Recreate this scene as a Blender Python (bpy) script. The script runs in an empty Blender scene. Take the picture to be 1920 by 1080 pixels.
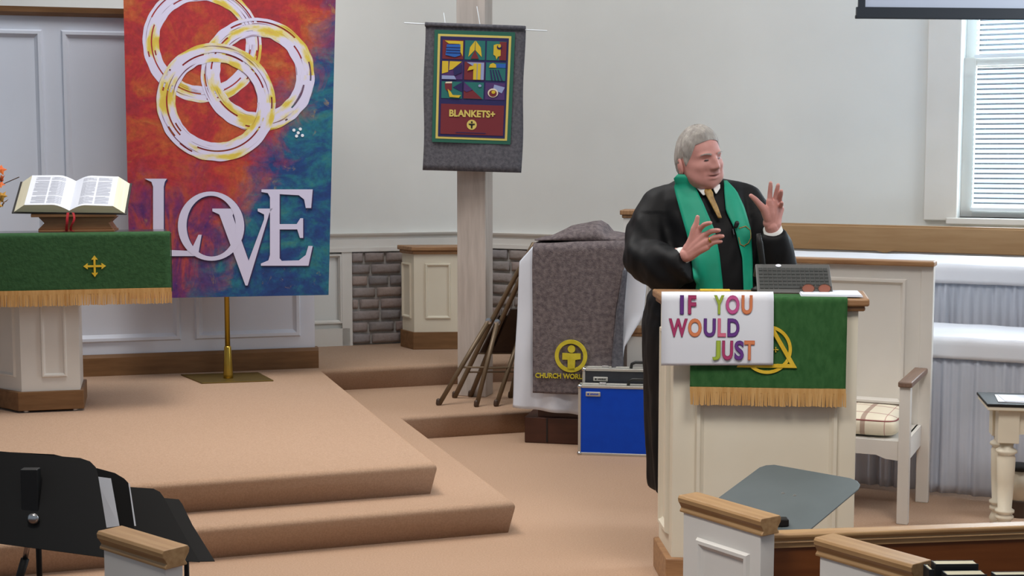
import bpy, bmesh, math, random
from mathutils import Vector, Matrix, noise
from mathutils.bvhtree import BVHTree
random.seed(7)
sc = bpy.context.scene
col = sc.collection
R = math.radians

# ------------------------------------------------------------------ camera
F = 2700.0; CH = 1.69; PITCH = math.atan(250.0 / F)
CP, SP = math.cos(PITCH), math.sin(PITCH)
cam_d = bpy.data.cameras.new('camera'); cam = bpy.data.objects.new('camera', cam_d); col.objects.link(cam)
cam_d.sensor_width = 36.0; cam_d.lens = 36.0 * F / 1920.0
cam_d.clip_start = 0.05; cam_d.clip_end = 200
cam.location = (0, 0, CH); cam.rotation_euler = (R(90) - PITCH, 0, 0)
sc.camera = cam

# ------------------------------------------------------------------ world and light
w = bpy.data.worlds.new('world'); sc.world = w; w.use_nodes = True
bg = w.node_tree.nodes['Background']; bg.inputs[0].default_value = (0.74, 0.86, 1.0, 1); bg.inputs[1].default_value = 0.27
def area(name, loc, target, sx, sy, power, color, spread):
    l = bpy.data.lights.new(name, 'AREA'); l.shape = 'RECTANGLE'; l.size = sx; l.size_y = sy; l.energy = power; l.color = color; l.spread = spread
    o = bpy.data.objects.new(name, l); col.objects.link(o); o.location = loc
    o.rotation_euler = (Vector(target) - Vector(loc)).to_track_quat('-Z', 'Y').to_euler(); return o
area('ceiling_light_platform', (-1.5, 6.5, 4.8), (-1.4, 6.6, 0), 1.6, 1.0, 36, (1.0, 0.94, 0.88), R(100))
area('ceiling_light_pulpit', (1.7, 3.0, 4.6), (1.5, 5.7, 0.8), 1.4, 1.0, 17, (1.0, 0.95, 0.90), R(75))
area('ceiling_light_chancel', (-0.9, 7.8, 4.85), (-0.8, 9.0, 0.5), 3.4, 1.4, 102, (0.97, 0.985, 1.0), R(178))
area('pew_fill_light', (-1.0, 2.4, 4.6), (0.5, 4.4, 0.2), 1.4, 1.0, 15, (1.0, 0.97, 0.94), R(62))  # added fill with no known fixture, brightens the foreground pew ends
area('window_daylight', (4.0, 9.85, 2.35), (3.2, 8.3, 2.2), 1.7, 2.6, 210, (0.80, 0.92, 1.0), R(180))
area('side_window_daylight', (5.2, 6.6, 2.9), (2.2, 7.4, 0.9), 1.4, 2.2, 70, (0.84, 0.92, 1.0), R(160))
sc.view_settings.view_transform = 'Standard'; sc.view_settings.look = 'None'
sc.view_settings.exposure = 0.18; sc.view_settings.gamma = 1.0; sc.view_settings.use_curve_mapping = False

# ------------------------------------------------------------------ pixel helpers (1920x1080 frame -> world points)
def ray(x, y):
    u = (x - 960) / F; v = -(y - 540) / F
    return Vector((u, CP + v * SP, -SP + v * CP))
def G(x, y, z):
    d = ray(x, y); t = (z - CH) / d.z; return Vector((d.x * t, d.y * t, z))
def D(x, y, Y):
    d = ray(x, y); t = Y / d.y; return Vector((d.x * t, Y, CH + d.z * t))
class Plane:
    """vertical plane through o whose local x runs along the wall (rotz) and z is up"""
    def __init__(s, o, rotz, roll=0.0):
        s.o = Vector(o); s.rz = rotz; s.roll = roll
        s.m = Matrix.Translation(s.o) @ Matrix.Rotation(rotz, 4, 'Z') @ Matrix.Rotation(roll, 4, 'Y')
        s.inv = s.m.inverted(); s.n = (s.m.to_3x3() @ Vector((0, -1, 0))).normalized()
    def l(s, x, y):
        d = ray(x, y); c = Vector((0, 0, CH))
        t = (s.o - c).dot(s.n) / d.dot(s.n)
        p = s.inv @ (c + d * t); return (p.x, p.z)

# ------------------------------------------------------------------ materials
def lin(c):
    return tuple(((v / 255.0) / 12.92 if v / 255.0 <= 0.04045 else ((v / 255.0 + 0.055) / 1.055) ** 2.4) for v in c) + (1.0,)
M = {}
def mat(name, c, rough=0.6, c2=None, scale=8.0, detail=4.0, stretch=(1, 1, 1), bump=0.0, bscale=None, metal=0.0, spec=0.5, fac=(0.35, 0.65), sheen=0.0, rand=None, coat=0.0):
    m = bpy.data.materials.new(name); m.use_nodes = True; nt = m.node_tree; n = nt.nodes; L = nt.links
    b = n['Principled BSDF']; b.inputs['Base Color'].default_value = lin(c); b.inputs['Roughness'].default_value = rough
    b.inputs['Metallic'].default_value = metal; b.inputs['Specular IOR Level'].default_value = spec
    b.inputs['Coat Weight'].default_value = coat
    if sheen: b.inputs['Sheen Weight'].default_value = sheen
    tc = n.new('ShaderNodeTexCoord'); mp = n.new('ShaderNodeMapping'); mp.inputs['Scale'].default_value = stretch
    L.new(tc.outputs['Object'], mp.inputs[0])
    if c2 is not None:
        nz = n.new('ShaderNodeTexNoise'); nz.inputs['Scale'].default_value = scale; nz.inputs['Detail'].default_value = detail
        L.new(mp.outputs[0], nz.inputs['Vector'])
        r = n.new('ShaderNodeValToRGB'); r.color_ramp.elements[0].position = fac[0]; r.color_ramp.elements[1].position = fac[1]
        r.color_ramp.elements[0].color = lin(c); r.color_ramp.elements[1].color = lin(c2)
        L.new(nz.outputs['Fac'], r.inputs[0]); out = r.outputs[0]
        if rand:
            oi = n.new('ShaderNodeObjectInfo'); mx = n.new('ShaderNodeMix'); mx.data_type = 'RGBA'
            rr = n.new('ShaderNodeValToRGB'); cols = rand
            while len(rr.color_ramp.elements) < len(cols): rr.color_ramp.elements.new(0.5)
            for i, cc in enumerate(cols): rr.color_ramp.elements[i].position = i / max(1, len(cols) - 1); rr.color_ramp.elements[i].color = lin(cc)
            L.new(oi.outputs['Random'], rr.inputs[0]); mx.inputs[0].default_value = 0.65
            L.new(out, mx.inputs[6]); L.new(rr.outputs[0], mx.inputs[7]); out = mx.outputs[2]
        L.new(out, b.inputs['Base Color'])
    if bump:
        nb = n.new('ShaderNodeTexNoise'); nb.inputs['Scale'].default_value = bscale or scale; nb.inputs['Detail'].default_value = 3
        L.new(mp.outputs[0], nb.inputs['Vector']); bp = n.new('ShaderNodeBump'); bp.inputs['Strength'].default_value = bump; bp.inputs['Distance'].default_value = 0.01
        L.new(nb.outputs['Fac'], bp.inputs['Height']); L.new(bp.outputs[0], b.inputs['Normal'])
    M[name] = m; return m
mat('carpet', (170, 138, 112), 0.95, (182, 150, 124), 130, bump=0.3, bscale=300, spec=0.1, sheen=0.15)
mat('wall', (226, 226, 221), 0.75, (230, 230, 225), 2, spec=0.25)
mat('panel', (216, 222, 234), 0.5, (220, 226, 238), 2, spec=0.35)
mat('white', (220, 216, 208), 0.45, (225, 221, 214), 3, spec=0.4)
mat('cream', (222, 212, 190), 0.45, (226, 218, 198), 3, spec=0.4)
mat('wood', (140, 100, 66), 0.45, (168, 128, 88), 5, 6, (1, 12, 12), 0.08, 30)
mat('woodz', (140, 100, 66), 0.45, (168, 128, 88), 5, 6, (12, 12, 1), 0.08, 30)
mat('arm_wood', (112, 88, 74), 0.45, (128, 102, 86), 5, 6, (12, 1, 12))
mat('base_wood', (112, 78, 44), 0.55, (128, 92, 56), 4, 5, (1, 8, 8), 0.05, 20)
mat('oak', (160, 122, 80), 0.42, (180, 144, 100), 4, 6, (1, 14, 14), 0.06, 30)
mat('oak_dark', (96, 50, 18), 0.4, (112, 62, 26), 3, 5, (1, 10, 10))
mat('rail_wood', (168, 130, 88), 0.5, (178, 142, 100), 3, 4, (1, 10, 10))
mat('post_wood', (176, 165, 156), 0.65, (192, 181, 172), 4, 6, (8, 8, 0.8), 0.1, 12)
mat('brick', (140, 128, 122), 0.9, (166, 152, 146), 14, 6, bump=0.5, bscale=40, rand=[(128, 128, 130), (160, 138, 130), (138, 134, 132), (166, 146, 136), (122, 126, 132)])
mat('mortar', (160, 156, 152), 0.95, (178, 174, 168), 30, bump=0.4)
mat('green', (46, 80, 48), 0.85, (54, 90, 55), 40, 5, bump=0.3, bscale=60, spec=0.2)
mat('green2', (44, 86, 44), 0.85, (56, 98, 54), 40, 5, (1, 1, 0.5), bump=0.2, bscale=80, spec=0.2)
mat('fringe', (186, 138, 76), 0.7, (204, 160, 100), 60, 3, (1, 1, 0.1))
mat('gold', (212, 172, 30), 0.55, (226, 190, 56), 30)
mat('gold2', (188, 172, 30), 0.7, (202, 186, 50), 30)
mat('brass', (176, 146, 62), 0.3, metal=0.9)
mat('brass_plate', (120, 100, 52), 0.45, metal=0.7)
mat('black_top', (58, 58, 62), 0.18, spec=0.6)
mat('paper', (228, 230, 236), 0.6)
mat('page', (226, 230, 240), 0.6, spec=0.2)
mat('page_edge', (226, 220, 190), 0.8, (236, 231, 206), 3, 2, (1, 1, 60))
mat('leather', (36, 34, 34), 0.5)
mat('book_stand', (136, 92, 58), 0.5, (156, 110, 72), 5, 5, (1, 8, 8))
mat('red', (170, 24, 36), 0.5)
mat('felt', (82, 81, 86), 0.95, (102, 100, 105), 55, 6, bump=0.3, bscale=160, spec=0.1)
mat('felt_brown', (92, 84, 86), 0.95, (122, 112, 112), 42, 7, bump=0.4, bscale=160, spec=0.1)
mat('satin', (226, 229, 236), 0.35, (232, 235, 242), 3, spec=0.5)
mat('satin_grey', (192, 199, 212), 0.4, (202, 208, 222), 3, spec=0.5)
mat('sheet', (212, 218, 228), 0.6, (220, 226, 236), 3)
mat('metal_tube', (112, 94, 72), 0.45, metal=0.3)
mat('metal_dark', (70, 52, 40), 0.5)
mat('chrome', (200, 200, 200), 0.25, metal=1.0)
mat('aluminium', (200, 198, 190), 0.38, metal=0.7)
mat('case_blue', (2, 66, 186), 0.5, (3, 70, 192), 20, spec=0.25)
mat('case_black', (38, 40, 46), 0.6, (44, 46, 52), 20)
mat('piano', (62, 32, 20), 0.45, (74, 40, 26), 4, 4, (1, 6, 6))
mat('black', (20, 20, 20), 0.5)
mat('stand_black', (26, 24, 22), 0.55, spec=0.3)
mat('stand_grey', (84, 92, 93), 0.5, (89, 97, 98), 6)
mat('robe', (13, 13, 15), 0.62, spec=0.22)
mat('stole', (16, 150, 118), 0.55, (20, 158, 126), 14, spec=0.4)
mat('skin', (198, 140, 130), 0.55, (206, 148, 138), 24)
mat('hair', (150, 144, 138), 0.7, (176, 170, 162), 60, 3, (1, 1, 0.25), 0.5, 90)
mat('lip', (140, 72, 68), 0.5)
mat('eye', (50, 36, 32), 0.3)
mat('shirt', (230, 230, 226), 0.6)
mat('tie', (140, 104, 48), 0.5, (176, 142, 76), 60)
mat('keys', (52, 54, 52), 0.6)
mat('laptop', (86, 86, 84), 0.5)
mat('lens_amber', (150, 90, 70), 0.25)
mat('screen_white', (214, 222, 238), 0.6)
mat('screen_black', (40, 46, 54), 0.5)
mat('slat', (226, 232, 236), 0.5)
mat('orange_leaf', (206, 92, 40), 0.7, (224, 120, 52), 20)
mat('yellow_leaf', (190, 138, 50), 0.7, (210, 160, 70), 20)
mat('twig', (80, 56, 38), 0.8)
mat('grey_text', (158, 162, 174), 0.8)
mat('nave', (120, 84, 62), 0.95, (130, 92, 70), 60)
mat('ceiling', (226, 224, 218), 0.9, (230, 228, 222), 3)

# daylight glass and translucent blind slat
def slat_mat():
    m = bpy.data.materials.new('blind'); m.use_nodes = True; nt = m.node_tree; n = nt.nodes; b = n['Principled BSDF']
    b.inputs['Base Color'].default_value = lin((236, 242, 246)); b.inputs['Roughness'].default_value = 0.5
    t = n.new('ShaderNodeBsdfTranslucent'); t.inputs[0].default_value = lin((225, 242, 250)); mx = n.new('ShaderNodeMixShader'); mx.inputs[0].default_value = 0.6
    nt.links.new(b.outputs[0], mx.inputs[1]); nt.links.new(t.outputs[0], mx.inputs[2]); nt.links.new(mx.outputs[0], n['Material Output'].inputs[0]); M['blind'] = m
slat_mat()
def glass_mat():
    m = bpy.data.materials.new('glass'); m.use_nodes = True; nt = m.node_tree; n = nt.nodes
    g = n.new('ShaderNodeBsdfGlossy'); g.inputs['Roughness'].default_value = 0.05; t = n.new('ShaderNodeBsdfTransparent'); mx = n.new('ShaderNodeMixShader'); mx.inputs[0].default_value = 0.06
    nt.links.new(t.outputs[0], mx.inputs[1]); nt.links.new(g.outputs[0], mx.inputs[2]); nt.links.new(mx.outputs[0], n['Material Output'].inputs[0]); M['glass'] = m
glass_mat()

# ------------------------------------------------------------------ mesh builder
class MB:
    def __init__(s): s.v = []; s.f = []; s.uv = None
    def add(s, vs, fs):
        o = len(s.v); s.v += [tuple(v) for v in vs]; s.f += [tuple(i + o for i in f) for f in fs]; return s
    def box(s, x0, x1, y0, y1, z0, z1):
        return s.add([(x0, y0, z0), (x1, y0, z0), (x1, y1, z0), (x0, y1, z0), (x0, y0, z1), (x1, y0, z1), (x1, y1, z1), (x0, y1, z1)],
                     [(3, 2, 1, 0), (4, 5, 6, 7), (0, 1, 5, 4), (1, 2, 6, 5), (2, 3, 7, 6), (3, 0, 4, 7)])
    def prism(s, poly, z0, z1):                    # polygon in xy, extruded in z
        a = sum(poly[i][0] * poly[(i + 1) % len(poly)][1] - poly[(i + 1) % len(poly)][0] * poly[i][1] for i in range(len(poly)))
        if a < 0: poly = poly[::-1]
        n = len(poly); vs = [(p[0], p[1], z0) for p in poly] + [(p[0], p[1], z1) for p in poly]
        return s.add(vs, [tuple(range(n))[::-1], tuple(range(n, 2 * n))] + [(i, (i + 1) % n, n + (i + 1) % n, n + i) for i in range(n)])
    def slab(s, poly, y0, y1):                     # polygon in xz, front face at y0 (towards the camera), back at y1
        a = sum(poly[i][0] * poly[(i + 1) % len(poly)][1] - poly[(i + 1) % len(poly)][0] * poly[i][1] for i in range(len(poly)))
        if a < 0: poly = poly[::-1]
        n = len(poly); vs = [(p[0], y0, p[1]) for p in poly] + [(p[0], y1, p[1]) for p in poly]
        return s.add(vs, [tuple(range(n)), tuple(range(n, 2 * n))[::-1]] + [((i + 1) % n, i, n + i, n + (i + 1) % n) for i in range(n)])
    def sideslab(s, poly, x0, x1):                 # polygon in yz, extruded along x
        a = sum(poly[i][0] * poly[(i + 1) % len(poly)][1] - poly[(i + 1) % len(poly)][0] * poly[i][1] for i in range(len(poly)))
        if a < 0: poly = poly[::-1]
        n = len(poly); vs = [(x0, p[0], p[1]) for p in poly] + [(x1, p[0], p[1]) for p in poly]
        return s.add(vs, [tuple(range(n))[::-1], tuple(range(n, 2 * n))] + [(i, (i + 1) % n, n + (i + 1) % n, n + i) for i in range(n)])
    def ring(s, cx, cz, ro, ri, y0, y1, n=64, a0=0.0, a1=2 * math.pi, ex=1.0, ez=1.0):
        closed = abs(a1 - a0) > 6.28
        m = n if closed else n + 1; o = len(s.v)
        for k in range(m):
            a = a0 + (a1 - a0) * k / n; c, si = math.cos(a), math.sin(a)
            for (r, y) in ((ro, y0), (ri, y0), (ri, y1), (ro, y1)): s.v.append((cx + c * r * ex, y, cz + si * r * ez))
        for k in range(n):
            b = o + 4 * k; d = o + 4 * ((k + 1) % m)
            for q in range(4): s.f.append((b + q, b + (q + 1) % 4, d + (q + 1) % 4, d + q))
        return s
    def disc(s, cx, cz, r, y0, y1, n=32, ex=1.0, ez=1.0):
        return s.slab([(cx + ex * r * math.cos(2 * math.pi * k / n), cz + ez * r * math.sin(2 * math.pi * k / n)) for k in range(n)], y0, y1)
    def tube(s, pts, r, seg=10, cap=True):
        pts = [Vector(p) for p in pts]; rs = r if isinstance(r, (list, tuple)) else [r] * len(pts)
        o = len(s.v); ref = Vector((0, 0, 1)); prev = None
        for i, p in enumerate(pts):
            t = (pts[min(i + 1, len(pts) - 1)] - pts[max(i - 1, 0)]).normalized()
            if prev is None:
                a = ref if abs(t.dot(ref)) < 0.95 else Vector((1, 0, 0)); u = t.cross(a).normalized()
            else: u = (prev - t * prev.dot(t)).normalized()
            prev = u; v = t.cross(u)
            for k in range(seg):
                an = 2 * math.pi * k / seg; s.v.append(tuple(p + (u * math.cos(an) + v * math.sin(an)) * rs[i]))
        for i in range(len(pts) - 1):
            for k in range(seg):
                k2 = (k + 1) % seg; s.f.append((o + i * seg + k, o + i * seg + k2, o + (i + 1) * seg + k2, o + (i + 1) * seg + k))
        if cap:
            s.f.append(tuple(o + k for k in range(seg))[::-1]); e = o + (len(pts) - 1) * seg; s.f.append(tuple(e + k for k in range(seg)))
        return s
    def capsule(s, a, b, ra, rb, seg=12, rings=4):
        a = Vector(a); b = Vector(b); d = (b - a); L = d.length; d = d / L if L > 1e-6 else Vector((0, 0, 1))
        pts = []; rs = []
        for i in range(rings + 1):
            t = math.pi / 2 * (1 - i / rings); pts.append(a - d * ra * math.sin(t)); rs.append(max(ra * math.cos(t), 1e-4))
        for i in range(rings + 1):
            t = math.pi / 2 * i / rings; pts.append(b + d * rb * math.sin(t)); rs.append(max(rb * math.cos(t), 1e-4))
        return s.tube(pts, rs, seg)
    def lathe(s, prof, seg=24, c=(0, 0, 0)):
        o = len(s.v); n = len(prof)
        for (r, z) in prof:
            for k in range(seg):
                a = 2 * math.pi * k / seg; s.v.append((c[0] + r * math.cos(a), c[1] + r * math.sin(a), c[2] + z))
        for i in range(n - 1):
            for k in range(seg):
                k2 = (k + 1) % seg; s.f.append((o + i * seg + k, o + i * seg + k2, o + (i + 1) * seg + k2, o + (i + 1) * seg + k))
        s.f.append(tuple(o + k for k in range(seg))[::-1]); e = o + (n - 1) * seg; s.f.append(tuple(e + k for k in range(seg))); return s
    def grid(s, fn, nu, nv, wrap=False):
        o = len(s.v); m = nu if wrap else nu + 1
        for j in range(nv + 1):
            for i in range(m): s.v.append(tuple(fn(i / nu, j / nv)))
        for j in range(nv):
            for i in range(nu):
                i2 = (i + 1) % m; s.f.append((o + j * m + i, o + j * m + i2, o + (j + 1) * m + i2, o + (j + 1) * m + i))
        return s
    def mould(s, x0, x1, z0, z1, y=0.0, w=0.03, d=0.015):   # raised rectangular frame moulding, proud of y towards -y
        lo = [(0, 0), (w * 0.2, d), (w * 0.55, d), (w * 0.75, d * 0.45), (w, 0)]; o = len(s.v)
        for (i, h) in lo:
            for (x, z) in ((x0 + i, z0 + i), (x1 - i, z0 + i), (x1 - i, z1 - i), (x0 + i, z1 - i)): s.v.append((x, y - h, z))
        for a in range(len(lo) - 1):
            for k in range(4): s.f.append((o + a * 4 + k, o + a * 4 + (k + 1) % 4, o + (a + 1) * 4 + (k + 1) % 4, o + (a + 1) * 4 + k))
        return s
    def xform(s, m):
        s.v = [tuple(m @ Vector(v)) for v in s.v]; return s
    def mesh(s, name, m=None, smooth=False):
        me = bpy.data.meshes.new(name); me.from_pydata(s.v, [], s.f); me.update()
        if smooth: me.polygons.foreach_set('use_smooth', [True] * len(me.polygons))
        if m is not None: me.materials.append(M[m] if isinstance(m, str) else m)
        return me
    def build(s, name, m, parent=None, loc=(0, 0, 0), rz=0.0, smooth=False, bevel=0.0, bseg=2, solid=0.0, sub=0):
        o = bpy.data.objects.new(name, s.mesh(name, m, smooth)); col.objects.link(o); o.location = loc; o.rotation_euler = (0, 0, rz)
        if parent is not None: o.parent = parent
        if solid: k = o.modifiers.new('thickness', 'SOLIDIFY'); k.thickness = solid; k.offset = 0
        if sub: k = o.modifiers.new('sub', 'SUBSURF'); k.levels = sub; k.render_levels = sub
        if bevel: k = o.modifiers.new('bevel', 'BEVEL'); k.width = bevel; k.segments = bseg; k.limit_method = 'ANGLE'; k.angle_limit = R(40); k.use_clamp_overlap = True
        return o
def tag(o, label, cat=None, group=None, kind=None):
    o['label'] = label
    if cat: o['category'] = cat
    if group: o['group'] = group
    if kind: o['kind'] = kind
    return o
def thing(name, label, cat, loc=(0, 0, 0), rz=0.0, group=None, rot=None):
    o = bpy.data.objects.new(name, None); o.empty_display_size = 0.1; col.objects.link(o); o.location = loc; o.rotation_euler = rot or (0, 0, rz)
    return tag(o, label, cat, group)
def struct(o, label): o['kind'] = 'structure'; o['label'] = label; return o
def text_mb(txt, size, xs=1.0, offset=0.0, depth=0.0015):
    """lettering as a mesh lying in the xz plane, centred on x, baseline z=0, front towards -y"""
    c = bpy.data.curves.new('lettering', 'FONT'); c.body = txt; c.size = size; c.align_x = 'CENTER'; c.offset = offset; c.extrude = depth; c.resolution_u = 4
    o = bpy.data.objects.new('lettering', c); col.objects.link(o)
    dg = bpy.context.evaluated_depsgraph_get(); me = bpy.data.meshes.new_from_object(o.evaluated_get(dg))
    mb = MB(); mb.v = [(v.co.x * xs, -v.co.z, v.co.y) for v in me.vertices]; mb.f = [tuple(p.vertices) for p in me.polygons]
    bpy.data.objects.remove(o); bpy.data.curves.remove(c); bpy.data.meshes.remove(me); return mb
def fused(mb, voxel, smooth_it=6):
    """one continuous skin over everything in mb"""
    o = bpy.data.objects.new('tmp', mb.mesh('tmp')); col.objects.link(o)
    r = o.modifiers.new('r', 'REMESH'); r.mode = 'VOXEL'; r.voxel_size = voxel
    k = o.modifiers.new('s', 'SMOOTH'); k.factor = 0.5; k.iterations = smooth_it
    dg = bpy.context.evaluated_depsgraph_get(); dg.update(); me = bpy.data.meshes.new_from_object(o.evaluated_get(dg))
    out = MB(); out.v = [tuple(v.co) for v in me.vertices]; out.f = [tuple(p.vertices) for p in me.polygons]
    tm = o.data; bpy.data.objects.remove(o); bpy.data.meshes.remove(tm); bpy.data.meshes.remove(me); return out
def V2(p): return Vector((p[0], p[1]))

# ================================================================== THE ROOM
P = 0.295; MID = 0.1475; NAVE = -0.35
A = R(18.5); U = Vector((math.cos(A), math.sin(A))); VB = Vector((-math.sin(A), math.cos(A)))
B = R(-27.0); UB = Vector((math.cos(B), math.sin(B))); VBB = Vector((-math.sin(B), math.cos(B)))

fl = MB().prism([(-7, 5.22), (7, 5.22), (7, 13), (-7, 13)], -0.5, 0.0).build('floor', 'carpet'); struct(fl, 'tan carpeted chancel floor')
nf = MB().box(-7, 7, -1.0, 5.22, -0.42, NAVE).build('floor', 'nave'); struct(nf, 'brown carpeted floor below the pews')

def carpet_step(poly, z0, z1, name, label):
    bm = bmesh.new(); vs = [bm.verts.new((p[0], p[1], z1)) for p in poly]; f = bm.faces.new(vs)
    if f.normal.z < 0 or f.calc_area() == 0: f.normal_flip()
    f.normal_update()
    if f.normal.z < 0: f.normal_flip()
    r = bmesh.ops.extrude_face_region(bm, geom=[f]); nv = [g for g in r['geom'] if isinstance(g, bmesh.types.BMVert)]
    for v in nv: v.co.z = z0; v.co.x += (VB.x - U.x) * 0.035; v.co.y += (VB.y - U.y) * 0.035
    bm.normal_update()
    top = [e for e in bm.edges if all(abs(v.co.z - z1) < 1e-5 for v in e.verts)]
    bmesh.ops.bevel(bm, geom=top, offset=0.034, segments=6, profile=0.5, affect='EDGES')
    bmesh.ops.recalc_face_normals(bm, faces=bm.faces)
    me = bpy.data.meshes.new(name); bm.to_mesh(me); bm.free(); me.materials.append(M['carpet'])
    for p in me.polygons: p.use_smooth = abs(p.normal.z) > 0.05 and abs(p.normal.z) < 0.999
    o = bpy.data.objects.new(name, me); col.objects.link(o); return struct(o, label)
uF = V2(G(822, 868, P)); uC = V2(G(605, 693, P)); lF = V2(G(969, 940, MID)); lC = V2(G(755, 781, MID))
carpet_step([uF, uC, uC + U * 3.4, uC + U * 3.4 + VB * 2.2, uC - U * 5 + VB * 3, uF - U * 5], MID - 0.02, P, 'platform', 'upper carpeted altar platform')
carpet_step([lF, lC, lC + U * 2.6, lC + U * 2.6 + VB * 3, lC - U * 5 + VB * 3, lF - U * 5], -0.02, MID, 'platform', 'lower carpeted step around the altar platform')

# --- panelled screen wall on the left
wl = Plane(G(591, 689, P), R(15.0))
W0 = -4.2
topz = wl.l(200, 33)[1]; capz = wl.l(200, 17)[1]
o = MB().box(W0, 0.0, 0, 0.5, -0.3, topz).build('wall_left', 'panel', loc=wl.o, rz=wl.rz); struct(o, 'off-white panelled wall behind the altar table'); wleft = o
for (xa, xb) in ((-1200, 88), (122, 334), (360, 560)):
    x0 = wl.l(xa, 350)[0] if xa > 0 else W0 + 0.1; x1 = wl.l(xb, 350)[0]
    MB().mould(x0, x1, 0.21, wl.l(100, 56)[1], 0.0, 0.05, 0.02).build('panel_moulding', 'panel', wleft)
o = MB().sideslab([(-0.03, 0), (-0.03, 0.115), (-0.02, 0.135), (0.05, 0.135), (0.05, 0)], W0, 0.02).build('baseboard_left', 'base_wood', loc=wl.o, rz=wl.rz); struct(o, 'brown wooden baseboard of the panelled wall')
o = MB().sideslab([(-0.05, topz + 0.02), (-0.055, capz), (0.5, capz), (0.5, topz), (-0.02, topz)], W0, 0.03).build('trim_1', 'base_wood', loc=wl.o, rz=wl.rz); struct(o, 'brown wooden cap along the top of the panelled wall')

# --- back wall with chair rail, frieze, white framed wainscot and brick
wb = Plane(G(700, 645, P), A)
xc = wb.l(890, 500)[0]                 # corner behind the post
zr = wb.l(740, 436)[1]; zf = wb.l(740, 470)[1] 
o = MB().box(-3.6, xc, 0.0, 0.25, -0.3, 5.0).build('wall_back', 'wall', loc=wb.o, rz=wb.rz); struct(o, 'cream back wall left of the wooden post'); wback = o
corner = wb.m @ Vector((xc, 0, 0))
wr = Plane((corner.x, corner.y, P), B)
wx0 = wr.l(1801, 200)[0]; wx1 = wx0 + 1.15
wz0 = wr.l(1800, 408)[1]; wz1 = 3.4 
WR = 5.2
m_ = MB(); m_.box(0, wx0, 0, 0.22, -0.3, 5); m_.box(wx1, WR, 0, 0.22, -0.3, 5); m_.box(wx0, wx1, 0, 0.22, -0.3, wz0); m_.box(wx0, wx1, 0, 0.22, wz1, 5)
o = m_.build('wall_right', 'wall', loc=wr.o, rz=wr.rz); struct(o, 'pale grey wall with the window'); wright = o
def chair_rail(wall, x0, x1, z):
    MB().sideslab([(0, z - 0.05), (-0.02, z - 0.045), (-0.02, z - 0.03), (-0.045, z - 0.012), (-0.05, z), (0, z)], x0, x1).build('chair_rail', 'white', wall)
chair_rail(wback, -2.0, xc, zr)
zr2 = wr.l(1000, 438)[1]; chair_rail(wright, 0, 2.2, zr2)
# wainscot: frieze band, stile and brick infill
def brick_field(wall, x0, x1, z0, z1, rows, bl, seed):
    rnd = random.Random(seed)
    MB().box(x0, x1, -0.012, 0.01, z0, z1).build('mortar_bed', 'mortar', wall)
    rh = (z1 - z0) / rows; meshes = {}
    for r in range(rows):
        x = x0 - (bl * (0.55 if r % 2 else 0.1)) 
        while x < x1:
            L_ = bl * rnd.choice((0.8, 1.0, 1.15)); a = max(x + 0.008, x0); b = min(x + L_ - 0.008, x1)
            if b - a > 0.03:
                key = round(b - a, 2)
                me = meshes.get(key)
                if me is None:
                    mb = MB(); g = 0.009; ln = key; hh = rh - 0.02
                    mb.grid(lambda u, v: (u * ln, -0.03 + 0.008 * (1 - min(1, 8 * min(u, 1 - u, v, 1 - v))) + 0.004 * noise.noise((u * 9 + key * 31, v * 4, seed)), v * hh + 0.005 * noise.noise((u * 4, key * 17, v * 3 + seed))), 8, 4)
                    n = len(mb.v); mb.v += [(0, 0, 0), (ln, 0, 0), (ln, 0, hh), (0, 0, hh)]
                    e0 = [i for i in range(9)]; e1 = [j * 9 + 8 for j in range(5)]; e2 = [36 + i for i in range(8, -1, -1)]; e3 = [j * 9 for j in range(4, -1, -1)]
                    mb.f += [tuple(e0[::-1]) + (n, n + 1), tuple(e1[::-1]) + (n + 1, n + 2), tuple(e2[::-1]) + (n + 2, n + 3), tuple(e3[::-1]) + (n + 3, n)]
                    me = mb.mesh('brick', 'brick', True); meshes[key] = me
                b_ = bpy.data.objects.new('brick', me); col.objects.link(b_); b_.parent = wall; b_.location = (a, -0.01, z0 + r * rh + 0.01)
            x += L_
xb0 = wb.l(659, 560)[0]; xb1 = xc - 0.02
MB().box(-2.0, xc, -0.03, 0, zf, zr - 0.045).build('frieze_board', 'white', wback)
MB().box(-2.0, xc, -0.04, 0, zf, zf + 0.03).build('frieze_moulding', 'white', wback)
MB().box(wb.l(640, 560)[0], xb0, -0.03, 0, -0.02, zf).build('wainscot_stile', 'white', wback)
MB().box(-2.0, xb0 - 0.02, -0.03, 0, -0.02, wb.l(640, 615)[1]).build('wainscot_rail', 'white', wback)
MB().mould(-1.0, wb.l(641, 560)[0], wb.l(630, 607)[1], zf - 0.01, -0.012, 0.03, 0.02).build('panel_moulding', 'white', wback)
brick_field(wback, xb0, xb1, 0.005, zf, 8, 0.2, 3)
zf2 = wr.l(960, 466)[1]
MB().box(0, 2.2, -0.03, 0, zf2, zr2 - 0.045).build('frieze_board', 'white', wright)
MB().box(0, 2.2, -0.04, 0, zf2, zf2 + 0.03).build('frieze_moulding', 'white', wright)
brick_field(wright, 0.02, 0.75, 0.005, zf2, 8, 0.2, 9)
o = MB().box(-7, 7, -1.0, 13, 5.0, 5.1).build('ceiling', 'ceiling'); struct(o, 'white ceiling over the chancel')

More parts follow.
